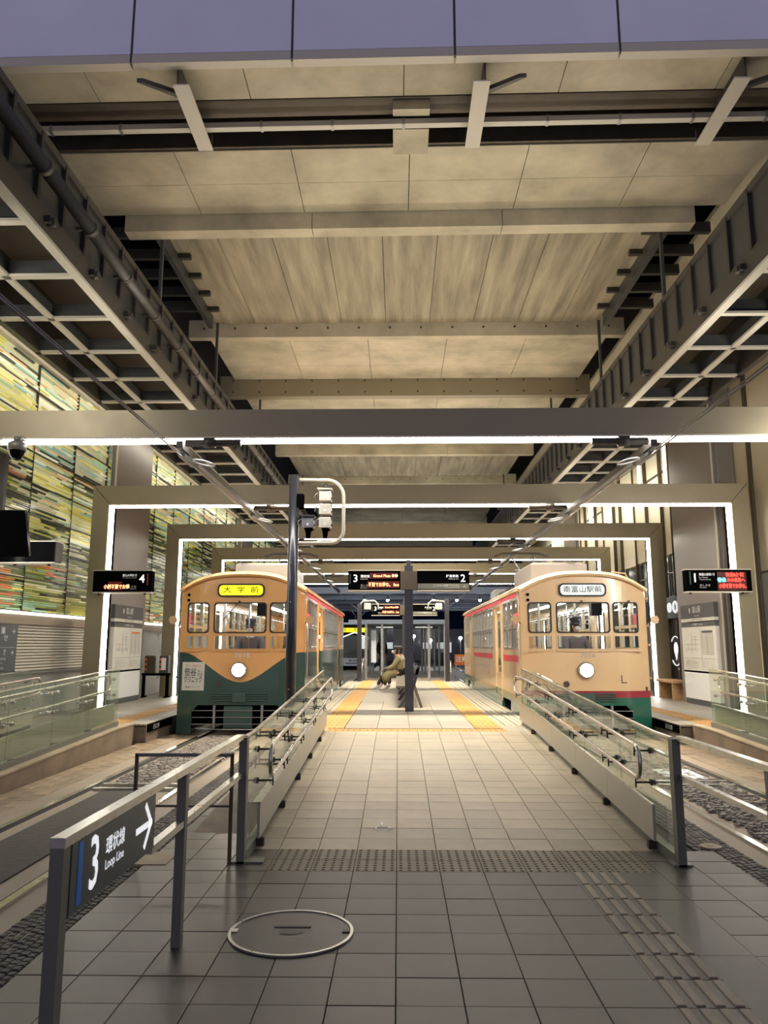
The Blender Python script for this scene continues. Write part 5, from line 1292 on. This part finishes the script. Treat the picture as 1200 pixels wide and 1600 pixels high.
for x in (-1.3, -.65, .55, 1.25, 1.9):
    for y in (31.6, 36, 40.8): MB().box(x - .05, x + .05, y, y + .1, .12, 2.45).build('post', 'galv', t)
for x in (-1.3, 1.9): MB().box(x - .01, x + .01, 31.8, 40.7, .3, 2.4).build('glass_wall', 'shop_glass', t)
MB().box(-.2, .35, 34, 34.5, .12, 2.3).build('vending_cabinet', 'far_blue', t)
MB().box(-1.1, -.9, 32, 32.4, .9, 2.2).build('timetable', 'far_white', t)
MB().box(-.9, -.2, 31.7, 31.75, 2.3, 2.34).build('lamp', 'dest_white', t); MB().box(.7, 1.4, 31.7, 31.75, 2.3, 2.34).build('lamp', 'dest_white', t)
rp2 = struct('rear_platform', MB().prism([(30.5, -.06), (50, -.06), (50, .28), (33.5, .28), (30.5, .02)], 'X', -1.35, 2.0), 'pink_floor')
struct('crossing', MB().box(-4.2, 5.0, 29.05, 30.45, -.05, .015), 'far_white')
for x, s in ((-1.4, 'left'), (2.05, 'right')):
    t = thing('rear_barrier', f'pale slanting ramp barrier at the {s} of the rear platform', 'barrier', (x, 30.6, 0))
    MB().prism([(30.6, .1), (34, .35), (34, 1.2), (30.6, .95)], 'X', x - .01, x + .01).build('glass_pane', 'barrier_glass', t)
    MB().tube([(x, 30.5, .9), (x, 34, 1.2), (x, 34.1, .7), (x, 30.6, .45)], .025, 6, closed=True).build('handrail', 'chrome', t)
    for y in (30.6, 32.3, 34): MB().box(x - .03, x + .03, y, y + .05, .0, 1.0).build('post', 'chrome', t)
t = thing('orange_notice', 'orange and white notice board on a stand by the right rear track', 'sign', (2.75, 34, 0))
MB().box(2.45, 3.05, 34, 34.05, .75, 1.2).build('board', 'orange', t); MB().box(2.5, 2.54, 34.05, 34.1, 0, 1.2).box(2.96, 3.0, 34.05, 34.1, 0, 1.2).build('leg', 'galv', t); text('注意', (2.75, 33.99, .98), .2, 'white', t, bold=.02)

# ------------------------------------------------------------------ low floor tram far off on the left track
t = thing('low_floor_tram', 'modern white low floor tram with yellow destination display far down the left track', 'tram', (-2.95, 52, 0))
def B2(mb, n_, m, p=None): return mb.build(n_, m, p or t, local=True)
pr = [(-1.18, .2), (1.18, .2), (1.2, 1.0), (1.2, 2.3), (1.08, 2.95), (.9, 3.1), (-.9, 3.1), (-1.08, 2.95), (-1.2, 2.3), (-1.2, 1.0)]
b = MB(); n = len(pr); secs = [(0, .93, 0), (.25, 1, 0), (17, 1, 0)]
vs = []
for y, k, _ in secs: vs += [(x * k, y, z if z < 2.4 or y else z * .97) for x, z in pr]
b.add(vs, [(j * n + i, j * n + (i + 1) % n, (j + 1) * n + (i + 1) % n, (j + 1) * n + i) for j in range(2) for i in range(n)] + [tuple(range(n))[::-1], tuple(range(2 * n, 3 * n))])
bd = B2(b, 'body', 'far_white')
B2(MB().box(-1.06, 1.06, -.06, 0, 2.25, 2.95), 'display_band', 'black_gloss')
B2(MB().cbox(-1.02, .82, -.08, -.06, 2.45, 2.74, .0), 'destination_display', 'dest_yellow'); text('富 山 港 線', (-.1, -.085, 2.6), .2, 'dark_print', bd, '-Y', local=True)
ws = B2(MB().box(-1.08, 1.08, -.05, 0, .98, 2.25), 'windshield', 'teal_glass')
B2(MB().box(-1.04, -.8, -.06, -.05, 1.3, 2.2).box(.25, 1.0, -.06, -.05, 1.35, 2.15), 'lit_cabin', 'dest_white', ws)
B2(MB().tube([(-.95, -.08, 2.05), (0, -.09, 2.42), (.1, -.09, 2.42), (1.0, -.08, 2.05)], .025, 5), 'light_line', 'strip_soft')
B2(MB().box(-1.08, 1.08, -.05, 0, .76, 1.0), 'lower_band', 'pole_dark')
B2(MB().box(-1.05, 1.05, -.04, 0, .0, .24), 'under_skirt', 'black')
text('富山地鉄', (0, -.01, .58), .13, 'pole_dark', bd, '-Y', local=True, bold=.02); B2(MB().box(-.55, .6, -.02, 0, .38, .44), 'blue_line', 'pole_dark', bd)
B2(MB().box(-.5, .5, 2, 5, 3.08, 3.35).box(-.5, .5, 8, 12, 3.08, 3.35), 'roof_equipment', 'galv')
g = MB().tube([(-.4, 6.4, 3.2), (-.2, 5.6, 3.7), (-.5, 6.4, 4.1)], .03, 5).tube([(.4, 6.4, 3.2), (.2, 5.6, 3.7), (.5, 6.4, 4.1)], .03, 5).tube([(-.75, 6.4, 4.1), (.75, 6.4, 4.1)], .03, 5); B2(g, 'pantograph', 'steel_dark')

# ------------------------------------------------------------------ plaza beyond the hall: canopy ribs, spotlights, pylons, lights
t = thing('plaza_canopy', 'flat slatted canopy of pale blue ribs beyond the hall', 'canopy', (0, 52, 5))
for k in range(9):
    y = 50.5 + 3.2 * k
    MB().box(-16, 16, y, y + .9, 4.95 + .1 * (k % 2), 5.35).build('rib', ('far_white', 'far_blue')[k % 2], t)
MB().box(-16, 16, 50, 80, 5.5, 5.6).build('roof_sheet', 'far_blue', t)
for s in (-1, 1):
    for y in (52, 64, 78): MB().box(s * 12 - .25, s * 12 + .25, y, y + .5, 0, 5.5).build('column', 'far_white', t)
for i in range(7):
    x = -2.27 + 1.57 * i
    s = thing('spotlight', f'{["far left", "second", "third", "middle", "fifth", "sixth", "far right"][i]} of the round white spotlights under the plaza canopy', 'spotlight', (x, 52.6, 4.6), 'plaza spotlights')
    MB().tube([(x, 52.6, 4.95), (x, 52.6, 4.80)], .05, 8).build('stem', 'galv', s); MB().tube([(x, 52.6, 4.80), (x, 52.6, 4.66)], .13, 12).build('can', 'galv', s); MB().ball((x, 52.6, 4.62), .10, 10, 8).build('bulb', 'lamp_glow', s)
for i, (x, y, h, w) in enumerate(((5.9, 52.2, 4.6, 1.1), (7.1, 52, 4.0, .8), (8.6, 60, 5.0, 1.2))):
    o = MB().prism([(x, 0), (x + w * .8, 0), (x + w, h), (x + w * .25, h * .86)], 'Y', y, y + .8).build('pylon', 'far_white'); tag(o, ['broad pale slanted pylon beyond the rear of the right tram', 'narrower pale pylon right behind the broad one', 'pale pylon furthest back at the right'][i], 'pylon')
for i, (x, y, z) in enumerate(((2.9, 70, 1.9), (4.3, 70, 2.0), (5.6, 70, 2.1), (7.0, 70, 1.9), (8.2, 72, 2.1), (6.3, 68, 2.4), (-7, 70, 2.2), (1.5, 74, 2.3))):
    s = thing('street_lamp', f'{["first", "second", "third", "fourth", "fifth", "sixth", "seventh", "eighth"][i]} small white lamp glowing in the dark plaza, from the left' , 'lamp', (x, y, 0), 'plaza lamps')
    MB().tube([(x, y, 0), (x, y, z)], .04, 6).build('pole', 'galv', s); MB().ball((x, y, z + .12), .15, 10, 8).build('globe', 'lamp_glow', s)
    s['label'] = ['globe lamp on a thin pole just right of the rear right mast', 'globe lamp second from the rear right mast in the dark plaza', 'globe lamp left of the broad pale pylon in the dark plaza', 'globe lamp behind the pylons near the right tram, low', 'globe lamp behind the pylons near the right tram, furthest right', 'slightly nearer and higher globe lamp between the masts and pylons', 'globe lamp left of the far low floor tram in the plaza', 'globe lamp seen between the shelter posts in the dark plaza'][i]
for i, (x, y) in enumerate(((5.6, 44.5), (-.75, 36.5))):
    St = dict(pelvis=(0, 0, .95), belly=(0, 0, 1.1), chest=(0, 0, 1.32), neck=(0, 0, 1.5), jaw=(0, -.02, 1.55), skull=(0, -.02, 1.62), crown=(0, -.01, 1.69), shL=(-.18, 0, 1.4), elL=(-.23, .02, 1.12), haL=(-.22, -.08, .88), shR=(.18, 0, 1.4), elR=(.23, .02, 1.12), haR=(.22, -.08, .88),
              hiL=(-.09, 0, .92), knL=(-.10, -.1, .5), anL=(-.10, -.05, .08), toL=(-.1, -.2, .03), hiR=(.09, 0, .92), knR=(.10, .05, .5), anR=(.10, .22, .09), toR=(.1, .1, .03))
    figure('person', ['person in a dark jacket walking by the pale pylons at the right', 'small dark figure standing under the rear shelter'][i], (x, y, (.0, .29)[i]), .5, St, dict(coat='navy', legs='coat_cream' if i == 0 else 'trouser'), hair='hair', mask=False)
t = thing('far_building', 'dark far building with rows of lit windows behind the plaza', 'building', (0, 86, 0))
MB().box(-30, 30, 88, 89, -.1, 3.4).build('wall', 'pole_dark', t)
for i in range(24):
    x = -26 + 2.2 * i
    f_ = MB().box(x, x + 1.2, 87.9, 88.0, .8 + .4 * (i % 2), 1.9).build('window', 'dest_white' if i % 3 else 'dark_shop', t)
